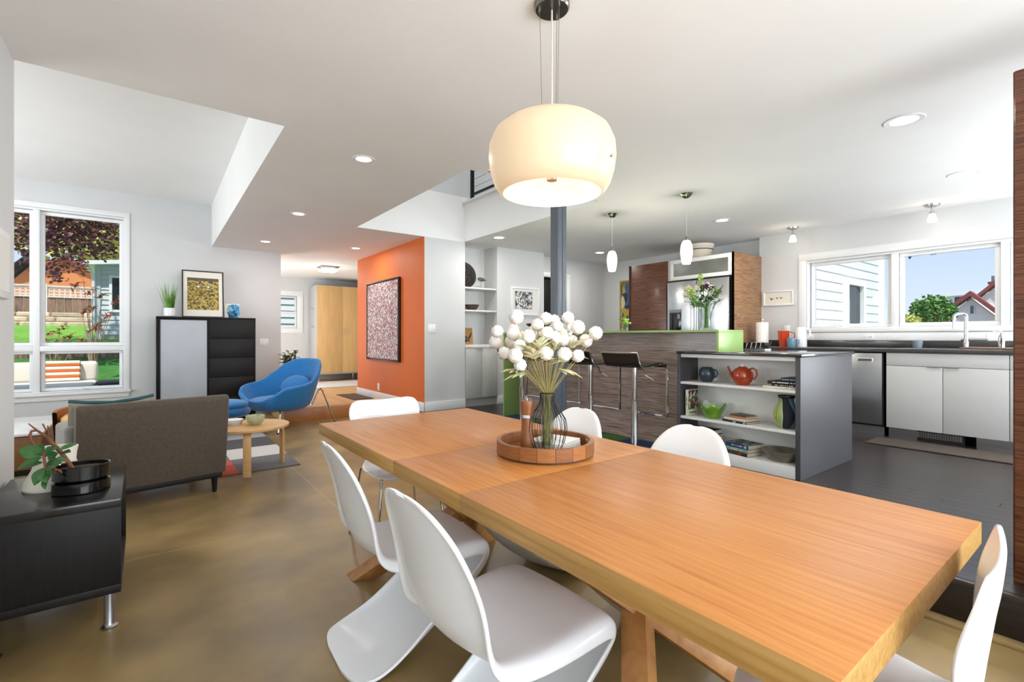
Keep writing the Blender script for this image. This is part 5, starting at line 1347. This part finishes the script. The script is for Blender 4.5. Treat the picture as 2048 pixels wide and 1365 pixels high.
for sx in (-1, 1):
    for sy in (-1, 1): MB().tube([(sx*.17, sy*.17, .22), (sx*.22, sy*.22, 0)], .014, 8).build('leg', 'black_brown', t)

# black media console close by with plant and vase
t = thing('media_console', 'low black-brown console on steel legs in the near corner', 'console', (-.2975, 2.955, 0))
cx0, cx1, cy0, cy1 = -.215, .215, -.33, .33
MB().box(cx0, cx1, cy0, cy1, .522, .557).build('top', 'console_top', t, bevel=.002)
MB().box(cx0, cx1, cy0, cy1, .160, .195).build('bottom', 'black_brown', t, bevel=.002)
MB().box(cx0, cx1, cy0 + .002, cy0 + .03, .195, .522).build('side_panel', 'black_brown', t, bevel=.001)
MB().box(cx0, cx1, cy1 - .03, cy1 - .002, .195, .522).build('side_panel', 'black_brown', t, bevel=.001)
MB().box(cx0, cx0 + .01, cy0 + .03, cy1 - .03, .195, .522).build('back_panel', 'black_brown', t)
MB().box(cx0 + .01, cx1 - .02, cy0 + .03, cy1 - .03, .345, .365).build('shelf', 'black_brown', t)
for sx, sy in ((-1,-1),(1,-1),(-1,1),(1,1)):
    p = (sx*.175, sy*.275, 0)
    MB().lathe([(0,0),(.030,0),(.031,.008),(.022,.014),(.019,.02),(.019,.155),(0,.155)], 18, p).build('leg', 'stainless', t)
    MB().box(p[0]-.04, p[0]+.04, p[1]-.04, p[1]+.04, .155, .161).build('leg_plate', 'chrome', t)
for k, (zz, nm) in enumerate(((.366, 'upper'), (.196, 'lower'))):
    o = thing('media_player', 'silver-edged black box on the %s console shelf' % nm, 'player', (-.27, 2.86, zz), 0, 'boxes in the console')
    MB().box(-.15, .15, -.12, .12, 0, .06).build('case', 'grate_steel', o, bevel=.003)
    MB().box(.15, .154, -.10, -.05, .015, .045).build('handle', 'chrome', o)
    for j in range(2): 
        q = MB().box(-.14, .14, -.05, .05, 0, .012).build('magazine', 'kraft_board' if j else 'grey_blue', bevel=.001); q.location = (-.26, 3.06, zz + j*.0125); q.rotation_euler = (0, 0, .1*j)
        tag(q, '%s magazine on the %s console shelf' % (['grey-blue', 'tan'][j], nm), 'magazine', 'magazines in the console')
PX, PY, PZ = -.262, 2.905, .557
t = thing('potted_plant', 'leggy green plant in a black oval pot on the console', 'plant', (-.225, 2.855, PZ))
MB().lathe([(0,0),(.094,0),(.100,.006),(.100,.048),(.080,.055),(0,.055)], 40, sx=1.0, sy=.80).build('saucer_with_reflection', 'black_gloss', t)  # saucer made taller to take in the pot's reflection in the glossy top
MB().lathe([(0,.055),(.088,.055),(.098,.062),(.101,.118),(.097,.121),(.093,.117),(.092,.10),(0,.10)], 40, sx=1.0, sy=.80).build('pot', 'black_gloss', t)
MB().lathe([(0,.104),(.08,.104),(.092,.100)], 24, sx=1.0, sy=.80).build('soil', 'soil', t)
PO = Vector((-.225, 2.855, PZ))
def Q(zx, zy, d=2.10): return at(20 + zx/5.6875, 780 + zy/5.6875, d) - PO
st_ = MB(); st_.tube([Q(715,985,2.10), Q(700,880,2.12), Q(640,790,2.11), Q(560,690,2.08), Q(470,600,2.06), Q(430,545,2.05), Q(310,465,2.03), Q(210,385,2.02)], [.008,.009,.008,.008,.0075,.007,.004,.002], 8)
st_.tube([Q(430,545,2.05), Q(440,470,2.04), Q(428,410,2.03)], [.004,.003,.002], 6); st_.tube([Q(415,470,2.04), Q(372,390,2.05)], [.003,.003], 6)
st_.tube([Q(310,465,2.03), Q(245,470,2.0), Q(225,520,1.99), Q(245,580,1.99), Q(275,625,2.0)], [.004,.005,.005,.006,.006], 7)
st_.build('branch', 'stem_brown', t)
st2 = MB(); st2.tube([Q(660,1000,2.07), Q(560,920,2.04), Q(480,900,2.02), Q(400,870,2.0), Q(385,760,2.0), Q(380,700,2.0)], [.004,.004,.004,.005,.005,.003], 7)
st2.tube([Q(620,1000,2.07), Q(540,950,2.05), Q(470,930,2.03), Q(410,880,2.0)], .003, 6); st2.tube([Q(600,1010,2.05), Q(520,890,2.06), Q(440,850,2.02)], .0025, 6); st2.build('branch', 'stem_brown', t)
for (x0, y0, x1, y1, w, dd) in ((380,740,105,665,.042,1.99),(360,770,85,895,.026,1.98),(370,830,110,870,.02,2.0),(390,760,500,640,.030,2.0),(430,790,550,715,.030,2.02),(400,870,590,820,.038,1.99),(560,690,770,600,.02,2.07),(590,715,690,705,.02,2.08),(520,800,650,800,.026,2.05),
                                (400,890,275,1085,.040,1.98),(410,900,420,1050,.040,1.98),(395,1000,405,1130,.018,1.97),(450,890,480,960,.02,2.0),(480,700,550,640,.022,2.04),(390,700,300,650,.03,2.02)):
    a_, b_ = Q(x0, y0, 2.01), Q(x1, y1, dd); v = b_ - a_
    MB().leaf(a_, v, v.length, w * 1.45, .04, up=-CF + Vector((0,0,.6)), seg=5).build('leaf', 'leaf_green', t)
t = thing('cream_vase', 'cream bell-shaped ceramic vase on the console behind the plant', 'vase', (-.325, 3.0, PZ))
MB().lathe([(0,0),(.108,0),(.112,.008),(.104,.04),(.082,.085),(.070,.12),(.073,.155),(.078,.182),(.072,.184),(.066,.12),(0,.03)], 40, sx=1.0, sy=.8).build('body', 'cream_ceramic', t)
t = thing('wall_picture', 'small white picture frame on the near left wall', 'picture', (-.533, 3.08, 1.575))
MB().box(0, .018, -.21, .21, -.155, .155).build('frame', 'trim_paint', t, bevel=.002)
MB().box(.018, .02, -.18, .18, -.125, .125).build('print', 'mat_white', t)

# ------------------------------------------------------------------ hall
t = thing('birch_cabinet', 'tall birch two-door cabinet on steel legs in the hall', 'cabinet', (3.715, 11.83, .2))
MB().box(-.585, .585, -.31, .30, .17, 2.24).build('body', 'cab_white', t, bevel=.002)
for a, b_ in ((-.58, -.002), (.002, .58)):
    d_ = MB().box(a, b_, -.332, -.312, .205, 2.232).build('door', 'birch_veneer', t, bevel=.002)
    hx = -.045 if a < 0 else .045
    MB().tube([(hx, -.332, 1.10), (hx, -.362, 1.10), (hx, -.362, 1.24), (hx, -.332, 1.24)], .006, 8).build('handle', 'chrome', d_)
for x in (-.53, .45):
    for y in (-.27, .25): MB().tube([(x, y, 0), (x, y, .17)], .018, 12).build('leg', 'chrome', t)
for z in (1.70, 1.28): MB().tube([(-.585, -.10, z), (-.63, -.10, z), (-.64, -.10, z + .03)], .012, 8).build('coat_hook', 'chrome', t)
tag(rbox('hall_rug', 2.45, 4.2, 10.12, 11.42, .2, .212, 'hall_rug'), 'pale woven rug on the hall floor', 'rug')
t = thing('boot_tray', 'dark flat mat beside the orange wall', 'mat', (2.89, 8.33, .2))
MB().box(-.17, .17, -.46, .44, 0, .008).build('border', 'vent_black', t, bevel=.002)
MB().box(-.15, .15, -.44, .42, .008, .0095).build('pad', 'umber_wood', t)
t = thing('dot_painting', 'large dotted painting in a black frame on the orange wall', 'picture', (3.082, 7.476, 1.505))
MB().box(-.05, 0, .635, .655, -.65, .65).box(-.05, 0, -.655, -.635, -.65, .65).box(-.05, 0, -.635, .635, .63, .65).box(-.05, 0, -.635, .635, -.65, -.63).build('frame', 'frame_brown', t, bevel=.002)
MB().box(-.042, -.005, -.62, .62, -.615, .615).build('canvas', 'print_dots', t)
# ------------------------------------------------------------------ garden seen through the tall window
gl = MB().box(-7, 3, 8.95, 11.55, -.2, .08).build('ground_patio', 'patio', smooth=False); struct(gl, 'pale paved patio outside the garden window')
MB_ = MB(); G = []
for i in range(13):
    y = 11.5 + i * .32; G.append([(x, y, .08 + .66*(i/12) + .02*math.sin(x*2+i)) for x in [-12 + k for k in range(20)]])
struct(MB().grid(G).build('lawn', 'lawn'), 'green lawn rising behind the patio')
struct(MB().box(-12, 7, 15.3, 15.5, .3, 1.12).build('ground_edge', 'timber_grey', smooth=False), 'dark timber edge of the upper lawn')
G = []
for i in range(9):
    y = 15.5 + i * .44; G.append([(x, y, 1.12 + .45*(i/8)) for x in [-14 + k for k in range(24)]])
struct(MB().grid(G).build('lawn_upper', 'lawn_upper'), 'sunlit upper lawn')
t = thing('stone_terrace', 'low buff stone terrace wall below the fence', 'wall', (0, 19.2, 0))
rnd = random.Random(21)
for j in range(3):
    x = -4.2
    while x < 1.5:
        w = rnd.uniform(.5, 1.1); MB().obox((x + w/2, j*.42 + rnd.uniform(-.03,.03), 1.60 + j*.155), (w - .03, .44, .14), (0, 0, rnd.uniform(-.03,.03))).build('stone', 'stone_buff', t, bevel=.03, seg=1); x += w
t = thing('board_fence', 'weathered board fence with pale lattice top at the garden end', 'fence', (0, 21.4, 0))
for k in range(26):
    x = -4.2 + k * .19
    MB().box(x + .006, x + .184, -.012 + .004*(k % 2), .012, 1.93, 2.52).build('board', 'timber_grey', t)
for k in range(4): MB().box(-4.25 + k*1.62, -4.13 + k*1.62, -.05, .05, 1.8, 2.95).build('post', 'lattice_pale', t)
MB().box(-4.2, .74, -.04, .04, 2.52, 2.57).box(-4.2, .74, -.04, .04, 2.86, 2.91).build('rail', 'lattice_pale', t)
lt = MB()
for k in range(38):
    x = -4.2 + k*.13
    lt.box(x, x + .045, -.01, .01, 2.57, 2.86)
for k in range(3): lt.box(-4.2, .74, -.012, .0, 2.60 + k*.10, 2.645 + k*.10)
lt.build('lattice', 'lattice_pale', t, smooth=False, kind='stuff')
# brick house with gable
t = thing('brick_house', 'orange brick house with a grey slate roof behind the fence', 'house', (0, 27.0, 0))
gy = 0
MB().prism([(-5.0,0),(-.55,0),(-.55,3.52),(-2.62,4.42),(-5.0,3.45)], 0, 6, axis='y').build('wall', 'brick_orange', t, smooth=False)
for p, q in (((-2.62,4.42),(-.28,3.41)), ((-2.62,4.42),(-5.3,3.33))):
    d_ = Vector((q[0]-p[0], 0, q[1]-p[1])); n_ = Vector((-d_.z, 0, d_.x)).normalized(); n_ = n_ if n_.z > 0 else -n_
    a = Vector((p[0], -.25, p[1])); b_ = Vector((q[0], -.25, q[1]))
    vs = [a, b_, b_ + n_*.12, a + n_*.12]; vs2 = [v + Vector((0, 6.5, 0)) for v in vs]
    MB().add(vs + vs2, [(0,1,2,3),(7,6,5,4),(0,4,5,1),(1,5,6,2),(2,6,7,3),(3,7,4,0)]).build('roof_slope', 'fascia_rust', t, smooth=False)
wg = MB().add([(-2.7, 1.0, 4.35), (.9, 1.0, 3.30), (.9, 1.0, 3.42), (-2.7, 1.0, 4.45)], [(0,1,2,3)])
MB().add([(-2.3,1.0,3.45),(1.2,1.0,3.45),(1.2,4.0,4.75),(-2.3,4.0,4.75),(-2.3,1.0,3.35),(1.2,1.0,3.35),(1.2,4.0,4.6),(-2.3,4.0,4.6)], [(0,1,2,3),(7,6,5,4),(0,4,5,1),(1,5,6,2),(2,6,7,3),(3,7,4,0)]).build('wing_roof', 'roof_slate', t, smooth=False)
MB().box(-2.3, 1.2, 1.3, 4, 0, 3.4).build('wing_wall', 'stucco', t, smooth=False)
MB().box(-2.3, 1.3, .95, 1.05, 3.30, 3.42).build('gutter', 'fascia_rust', t)
MB().box(-.25, .45, 1.27, 1.3, 2.9, 3.2).build('window', 'window_dark', t)
# grey garden house with lap siding
t = thing('garden_house', 'grey lap-sided garden house with a dark window', 'shed', (-1.02, 16.0, 0))
MB().box(.02, 3.2, .06, 2.5, .9, 3.0).build('core', 'siding_grey', t, smooth=False)
for k in range(14):
    z = 1.30 + k*.128
    MB().add([(.05,.035,z),(3.2,.035,z),(3.2,.06,z+.135),(.05,.06,z+.135),(.05,.07,z),(3.2,.07,z),(3.2,.07,z+.135),(.05,.07,z+.135)], [(0,1,2,3),(7,6,5,4),(0,4,5,1),(1,5,6,2),(2,6,7,3),(3,7,4,0)]).build('siding_board', 'siding_grey', t, smooth=False)
MB().box(0, .11, .02, .10, 1.1, 3.05).build('corner_board', 'siding_grey', t)
MB().box(-.02, 3.2, .03, .1, .85, 1.28).build('foundation', 'patio', t)
MB().add([(-.22,-.25,3.02),(3.3,-.25,3.42),(3.3,2.6,3.42),(-.22,2.6,3.02),(-.22,-.25,3.12),(3.3,-.25,3.52),(3.3,2.6,3.52),(-.22,2.6,3.12)], [(3,2,1,0),(4,5,6,7),(0,1,5,4),(1,2,6,5),(2,3,7,6),(3,0,4,7)]).build('roof', 'trim_out', t, smooth=False)
w_ = MB().box(.28, .34, -.0, .07, 1.88, 2.82).box(.95, 1.01, 0, .07, 1.88, 2.82).box(.34, .95, 0, .07, 2.76, 2.82).box(.34, .95, 0, .07, 1.88, 1.94).build('window', 'trim_out', t)
MB().box(.34, .95, .03, .05, 1.94, 2.76).build('window_glass', 'window_dark', w_)
MB().tube([(-.12,-.1,3.02),(-.02,-.02,2.75),(-.02,-.02,1.6),(-.14,-.1,1.3),(-.1,-.1,1.15)], .035, 8).build('downspout', 'trim_out', t)
# white house far left and trellis
t = thing('white_house', 'white lap-sided house at the far left of the garden', 'house', (-5.2, 18.6, 0))
MB().box(-6, .8, .05, 5, .6, 6.0).build('core', 'siding_white', t, smooth=False)
for k in range(28): MB().box(-6, .82, .0, .06, .9 + k*.18, .9 + k*.18 + .165).build('siding_board', 'siding_white', t)
MB().box(-.15, .3, -.02, .06, 4.4, 5.2).build('window', 'window_blue', t)
t = thing('timber_trellis', 'wooden post-and-rail trellis in front of the white house', 'trellis', (-3.55, 15.9, 0))
for x in (-.9, -.15, .55): MB().box(x, x + .09, 0, .09, .9, 2.55 - .1*abs(x)).build('post', 'timber_post', t)
for z in (1.5, 2.0, 2.35): MB().box(-1.2, .75, -.03, .0, z, z + .07).build('rail', 'timber_post', t)
# leafy things
def foliage(mb, c, rx, ry, rz, n, size, rnd, shell=.3, flat=.5):
    c = Vector(c)
    for _ in range(n):
        while True:
            q = Vector((rnd.uniform(-1,1), rnd.uniform(-1,1), rnd.uniform(-1,1)))
            if shell < q.length < 1: break
        p = c + Vector((q.x*rx, q.y*ry, q.z*rz)); d = Vector((rnd.uniform(-1,1), rnd.uniform(-1,1), rnd.uniform(-.6,.6))).normalized(); s_ = d.orthogonal().normalized(); s_ = (Matrix.Rotation(rnd.uniform(0,6.28), 3, d) @ s_)
        L_ = size * rnd.uniform(.6, 1.3); w = L_ * flat
        mb.add([p, p + d*L_*.5 + s_*w*.5, p + d*L_, p + d*L_*.5 - s_*w*.5], [(0,1,2,3)])
    return mb
rnd = random.Random(33)
t = thing('maple_tree', 'dark red maple tree overhanging the garden', 'tree', (-4.6, 13.2, .4))
T0 = Vector((-4.6, 13.2, .4))
MB().tube([Vector((0,0,0)), Vector((.1,0,1.2)), at(20,548,9.6)-T0, at(57,520,9.8)-T0, at(95,478,10.2)-T0, at(135,435,10.6)-T0, at(190,385,11)-T0], [.19,.16,.12,.10,.085,.06,.02], 10).build('trunk', 'maple_bark', t)
MB().tube([at(95,478,10.2)-T0, at(150,470,10.4)-T0, at(215,430,10.6)-T0], [.04,.03,.01], 7).build('branch', 'maple_bark', t)
mb = MB()
for px, py, d, r, n_ in ((45,440,10,.9,420),(100,425,10.2,.9,480),(160,420,10.4,.9,420),(215,440,10.8,.75,260),(120,490,10.2,.62,260),(180,475,10.6,.62,240),(60,480,9.6,.5,170),(140,525,10.0,.32,70),(90,540,9.8,.22,26),(115,555,9.8,.16,20),(240,425,11,.8,200),(20,420,10,1.0,240),(205,505,11,.3,50)):
    foliage(mb, at(px, py, d) - T0, r, r, r*.62, int(n_*1.5), .105, rnd, .05, .62)
mb.build('crown', 'maple_leaf', t, smooth=False, kind='stuff')
def far_tree(name, label, px, py, d, r, h, mat, n_, size, base_z):
    c = at(px, py, d); t = thing(name, label, 'tree', (c.x, c.y, base_z))
    MB().tube([(0,0,0), (0,0,c.z - base_z)], [r*.10, r*.05], 8).build('trunk', 'maple_bark', t)
    mb = MB(); foliage(mb, (0,0,c.z - base_z), r, r, h, n_, size, rnd, .35, .7); mb.build('crown', mat, t, smooth=False, kind='stuff')
far_tree('garden_tree', 'yellow-green tree behind the grey garden house', 200, 478, 27, 2.4, 2.0, 'tree_yellow', 1100, .5, 1.5)
far_tree('garden_tree', 'pale green tree rising behind the brick house', 120, 440, 34, 4.2, 2.6, 'tree_yellow', 1000, .7, 1.5)
for nm, (bx, by), pts in (('red-leaved maple sapling with a forked stem in front of the grey garden house', (185, 735), ((150,570),(165,545),(185,583),(178,618),(185,660),(172,690),(205,592),(215,632),(232,602),(200,650))), ('low red-leaved maple sapling beside the patio cushions', (105, 735), ((120,660),(95,668),(110,690),(140,672),(155,685)))):
    b0 = at(bx, by, 8.9); b0.z = .12
    t = thing('maple_sapling', nm, 'tree', b0, 0, 'maple saplings')
    for px, py in pts:
        e_ = at(px, py, 8.9 + rnd.uniform(-.3,.3)) - b0
        MB().tube([(0,0,0), (e_.x*.25, e_.y*.25, max(.1,e_.z*.5)), e_], [.012,.009,.004], 6).build('stem', 'timber_post', t)
        mb = MB()
        for j in range(16): mb.leaf(e_ + Vector((rnd.uniform(-.07,.07),)*3), (rnd.uniform(-1,1), rnd.uniform(-1,1), rnd.uniform(-.5,.6)), .10, .05, .2, seg=2)
        mb.build('leaf_cluster', 'fascia_rust', t)
# patio sofa
t = thing('patio_sofa', 'white cushioned patio sofa outside the garden window', 'sofa', (-1.95, 10.75, .08))
MB().box(-2.1, 1.32, -.35, .50, .06, .24).build('base', 'trim_out', t, bevel=.01)
for k in range(5):
    MB().box(-2.05 + k*.67, -2.05 + (k+1)*.67 - .015, -.36, .28, .24, .42).build('seat_cushion', 'cushion_white', t, bevel=.05, seg=3)
    MB().box(-2.05 + k*.67, -2.05 + (k+1)*.67 - .015, .26, .48, .40, .74).build('back_cushion', 'cushion_white', t, bevel=.06, seg=3)
t = thing('striped_cushion', 'orange and white striped cushion on the patio sofa', 'cushion', (-1.10, 10.90, .505)); t.rotation_euler = (R(-10), 0, R(-4))
for k in range(7): MB().box(-.22, .22, -.05, .05, k*.048, (k+1)*.048).build('stripe', 'cushion_orange' if k % 2 else 'cushion_white', t, bevel=.008)
t = thing('patio_table', 'low dark woven patio table', 'table', (-.30, 10.30, .08))
MB().box(-.30, .24, -.28, .28, 0, .40).build('body', 'patio_dark', t, bevel=.01)
MB().box(-.33, .27, -.31, .31, .40, .44).build('top', 'patio_dark', t, bevel=.006)
t = thing('patio_ottoman', 'white cushioned patio ottoman beside the dark table', 'ottoman', (.42, 10.6, .08))
MB().box(-.38, .38, -.38, .38, 0, .20).build('base', 'patio_dark', t, bevel=.01)
MB().box(-.38, .38, -.38, .38, .20, .40).build('cushion', 'cushion_white', t, bevel=.05, seg=3)
tg = thing('patio_coffee_table', 'long pale patio table in front of the white sofa', 'table', (-1.75, 9.75, .08))
MB().box(-.75, .55, -.25, .25, .30, .34).build('top', 'trim_out', tg, bevel=.005)
for sx in (-.7, .5):
    for sy in (-.2, .2): MB().box(sx-.03, sx+.03, sy-.03, sy+.03, 0, .30).build('leg', 'trim_out', tg)

# ------------------------------------------------------------------ outside the kitchen window
struct(MB().box(7.3, 130, -60, 60, -6.3, -6).build('ground', 'dry_ground', smooth=False), 'ground far below the kitchen window')
def wing(nm, lab, x0, x1, y, z0, z1, n_):
    t = thing(nm, lab, 'house', (x0, y, 0))
    MB().box(0, x1 - x0, .05, 2.4, z0, z1).build('core', 'siding_cool', t, smooth=False)
    h = (z1 - z0) / n_
    for k in range(n_):
        z = z0 + k*h
        segs_ = [(0, x1 - x0)]
        if z + h > .7 and z < 2.20: segs_ = [(0, 1.78), (2.62, x1 - x0)]
        for a, b_ in segs_:
            MB().add([(a,.036,z),(b_,.036,z),(b_,.048,z+h+.012),(a,.048,z+h+.012),(a,.06,z),(b_,.06,z),(b_,.06,z+h+.012),(a,.06,z+h+.012)], [(0,1,2,3),(7,6,5,4),(0,4,5,1),(1,5,6,2),(2,6,7,3),(3,7,4,0)]).build('siding_board', 'siding_cool', t, smooth=False)
    MB().box(x1 - x0 - .09, x1 - x0 + .02, -.02, .3, z0, z1).build('corner_board', 'trim_out', t)
    w_ = MB().box(1.78, 1.84, -.03, .08, .7, 2.19).box(2.52, 2.62, -.03, .08, .7, 2.19).box(1.84, 2.52, -.03, .08, 2.10, 2.19).build('window', 'trim_out', t)
    MB().box(1.84, 2.52, .03, .045, .7, 2.10).build('window_glass', 'window_dark', w_)
    MB().box(1.84, 2.52, .0, .05, 1.42, 1.46).build('window_rail', 'trim_out', w_)
    return t
wing('house_wing', 'white lap-sided wing of the house beyond the kitchen window', 7.25, 10.85, 2.92, -1.0, 3.44, 30)
def onx(px, py, X):
    t_ = X / (math.sin(TH) + (px - 1024)/962*math.cos(TH)); return at(px, py, t_)
def poly_house(nm, lab, X, pts, depth, mat, roofpts=None, roofmat='roof_red', rt=.35):
    c = onx(*pts[0], X); c.z = -6; t = thing(nm, lab, 'house', (X, c.y, -6))
    q = [onx(px, py, X) for px, py in pts]
    poly = [(p.y - c.y, p.z + 6) for p in q]
    poly = [(poly[0][0], 0)] + poly + [(poly[-1][0], 0)]
    MB().prism(poly, 0, depth, axis='x').build('wall', mat, t, smooth=False)
    if roofpts:
        rp = [onx(px, py, X) for px, py in roofpts]; rp = [(p.y - c.y, p.z + 6) for p in rp]
        for a, b_ in zip(rp, rp[1:]):
            MB().prism([a, b_, (b_[0], b_[1] + rt), (a[0], a[1] + rt)], -.6, .6, axis='x').build('roof_slope', roofmat, t, smooth=False)
    return t, c
t, c = poly_house('gable_house', 'cream gabled house with red roof edges beyond the sink', 58, [(1855,660),(1943,598),(2010,648)], 9, 'stucco', [(1852,656),(1943,592.5),(2015,644)], rt=.42)
def winon(t, c, X, px0, px1, py0, py1, m='window_blue', n_=1):
    a = onx(px0, py1, X); b_ = onx(px1, py0, X)
    y0, y1 = sorted((a.y - c.y, b_.y - c.y)); z0, z1 = a.z + 6, b_.z + 6; f_ = (y1 - y0) * .16
    w_ = MB().box(-.12, 0, y0 - f_, y1 + f_, z0 - f_, z1 + f_).build('window', 'trim_out', t)
    for k in range(n_):
        MB().box(-.16, -.11, y0 + (y1-y0)*k/n_ + .02, y0 + (y1-y0)*(k+1)/n_ - .02, z0, z1).build('window_glass', m, w_)
winon(t, c, 58, 1940.5, 1948.5, 612, 628)
t, c = poly_house('flat_house', 'white flat-roofed house with a dark window band behind the gable', 80, [(1902,590),(1985,586)], 10, 'siding_white')
MB().box(-.4, 10, min(0,(onx(1988,586,80).y-c.y))-.3, .5, (onx(1902,588,80).z+6)-.3, (onx(1902,584,80).z+6)).build('cornice', 'trim_out', t)
winon(t, c, 80, 1909.5, 1925, 594, 605, 'window_dark', 3); winon(t, c, 80, 1934, 1944, 594, 605, 'window_dark', 2)
t, c = poly_house('steep_house', 'cream house with a steep red-edged gable and brick chimney', 69, [(1955,602),(2008,562),(2062,602)], 10, 'stucco', [(1952,601),(2008,557),(2066,601)], rt=.4)
ch0 = onx(1974.5, 590, 70); ch1 = onx(1990, 566.5, 70)
MB().box(2, 3.4, ch1.y - c.y, ch0.y - c.y, ch0.z + 6 - 2, ch1.z + 6).build('chimney', 'brick_red', t)
MB().box(1.9, 3.5, ch1.y - c.y - .1, ch0.y - c.y + .1, ch1.z + 6, ch1.z + 6.25).build('chimney_cap', 'roof_red', t)
MB().tube([(2.7, (ch0.y+ch1.y)/2 - c.y, ch1.z + 6.2), (2.7, (ch0.y+ch1.y)/2 - c.y, ch1.z + 6.9)], .22, 10).build('chimney_pot', 'roof_slate', t)
t, c = poly_house('slate_house', 'house with grey roof at the window edge', 50, [(2026,596),(2060,604)], 5, 'stucco', [(2022,580),(2040,590),(2062,606)], 'roof_slate', .5)
winon(t, c, 50, 2032, 2041, 600, 626, 'window_blue', 1)
t, c = poly_house('dark_house', 'small dark building low in the kitchen window', 75, [(1802,631),(1820,630)], 8, 'roof_slate')
far_tree('street_tree', 'round green tree beside the cream gabled house', 1866, 627, 38, 1.5, 1.45, 'tree_green', 1600, .30, -6)
far_tree('street_tree', 'small bright green tree low in the kitchen window', 1818, 646, 36, .6, .55, 'tree_yellow', 260, .3, -6)
c = at(1850, 490, 9.2); t = thing('leafy_tree', 'dark leaf tips of a tree at the top of the kitchen window', 'tree', c)
MB().tube([(0,.6,.3), (0,.1,.2), (0,-.5,.20), (.6,-2.0,.3), (1.0,-4.0,0)], [.008,.01,.014,.03,.05], 6).build('twig', 'maple_bark', t)
MB().tube([(1.0,-4.0,-c.z-6), (1.0,-4.0,1.5)], [.16,.06], 8).build('trunk', 'maple_bark', t)
for px, py in ((1822,509),(1830,506),(1862,505),(1868,504),(1815,500),(1845,498)):
    e_ = at(px, py, 9.2) - c; mb = MB()
    for j in range(14): mb.leaf(e_ + Vector((rnd.uniform(-.04,.04), rnd.uniform(-.04,.04), rnd.uniform(-.02,.04))), (rnd.uniform(-1,1), rnd.uniform(-1,1), rnd.uniform(-1,.3)), .07, .04, .2, seg=2)
    mb.build('leaf_cluster', 'green_dark', t)
# house wing seen through the small hall window
t = thing('neighbour_house', 'pale lap-sided wall outside the hall window', 'house', (1.0, 14.6, 0))
MB().box(0, 3.3, .05, .6, 0, 4.0).build('core', 'siding_cool', t, smooth=False)
for k in range(22): MB().add([(0,0,k*.18),(3.3,0,k*.18),(3.3,.035,k*.18+.19),(0,.035,k*.18+.19),(0,.06,k*.18),(3.3,.06,k*.18),(3.3,.06,k*.18+.19),(0,.06,k*.18+.19)], [(0,1,2,3),(7,6,5,4),(0,4,5,1),(1,5,6,2),(2,6,7,3),(3,7,4,0)]).build('siding_board', 'siding_cool', t, smooth=False)
struct(MB().box(-1, 6.5, 12.4, 15, -.2, 0).build('ground_side', 'lawn', smooth=False), 'ground outside the hall window')
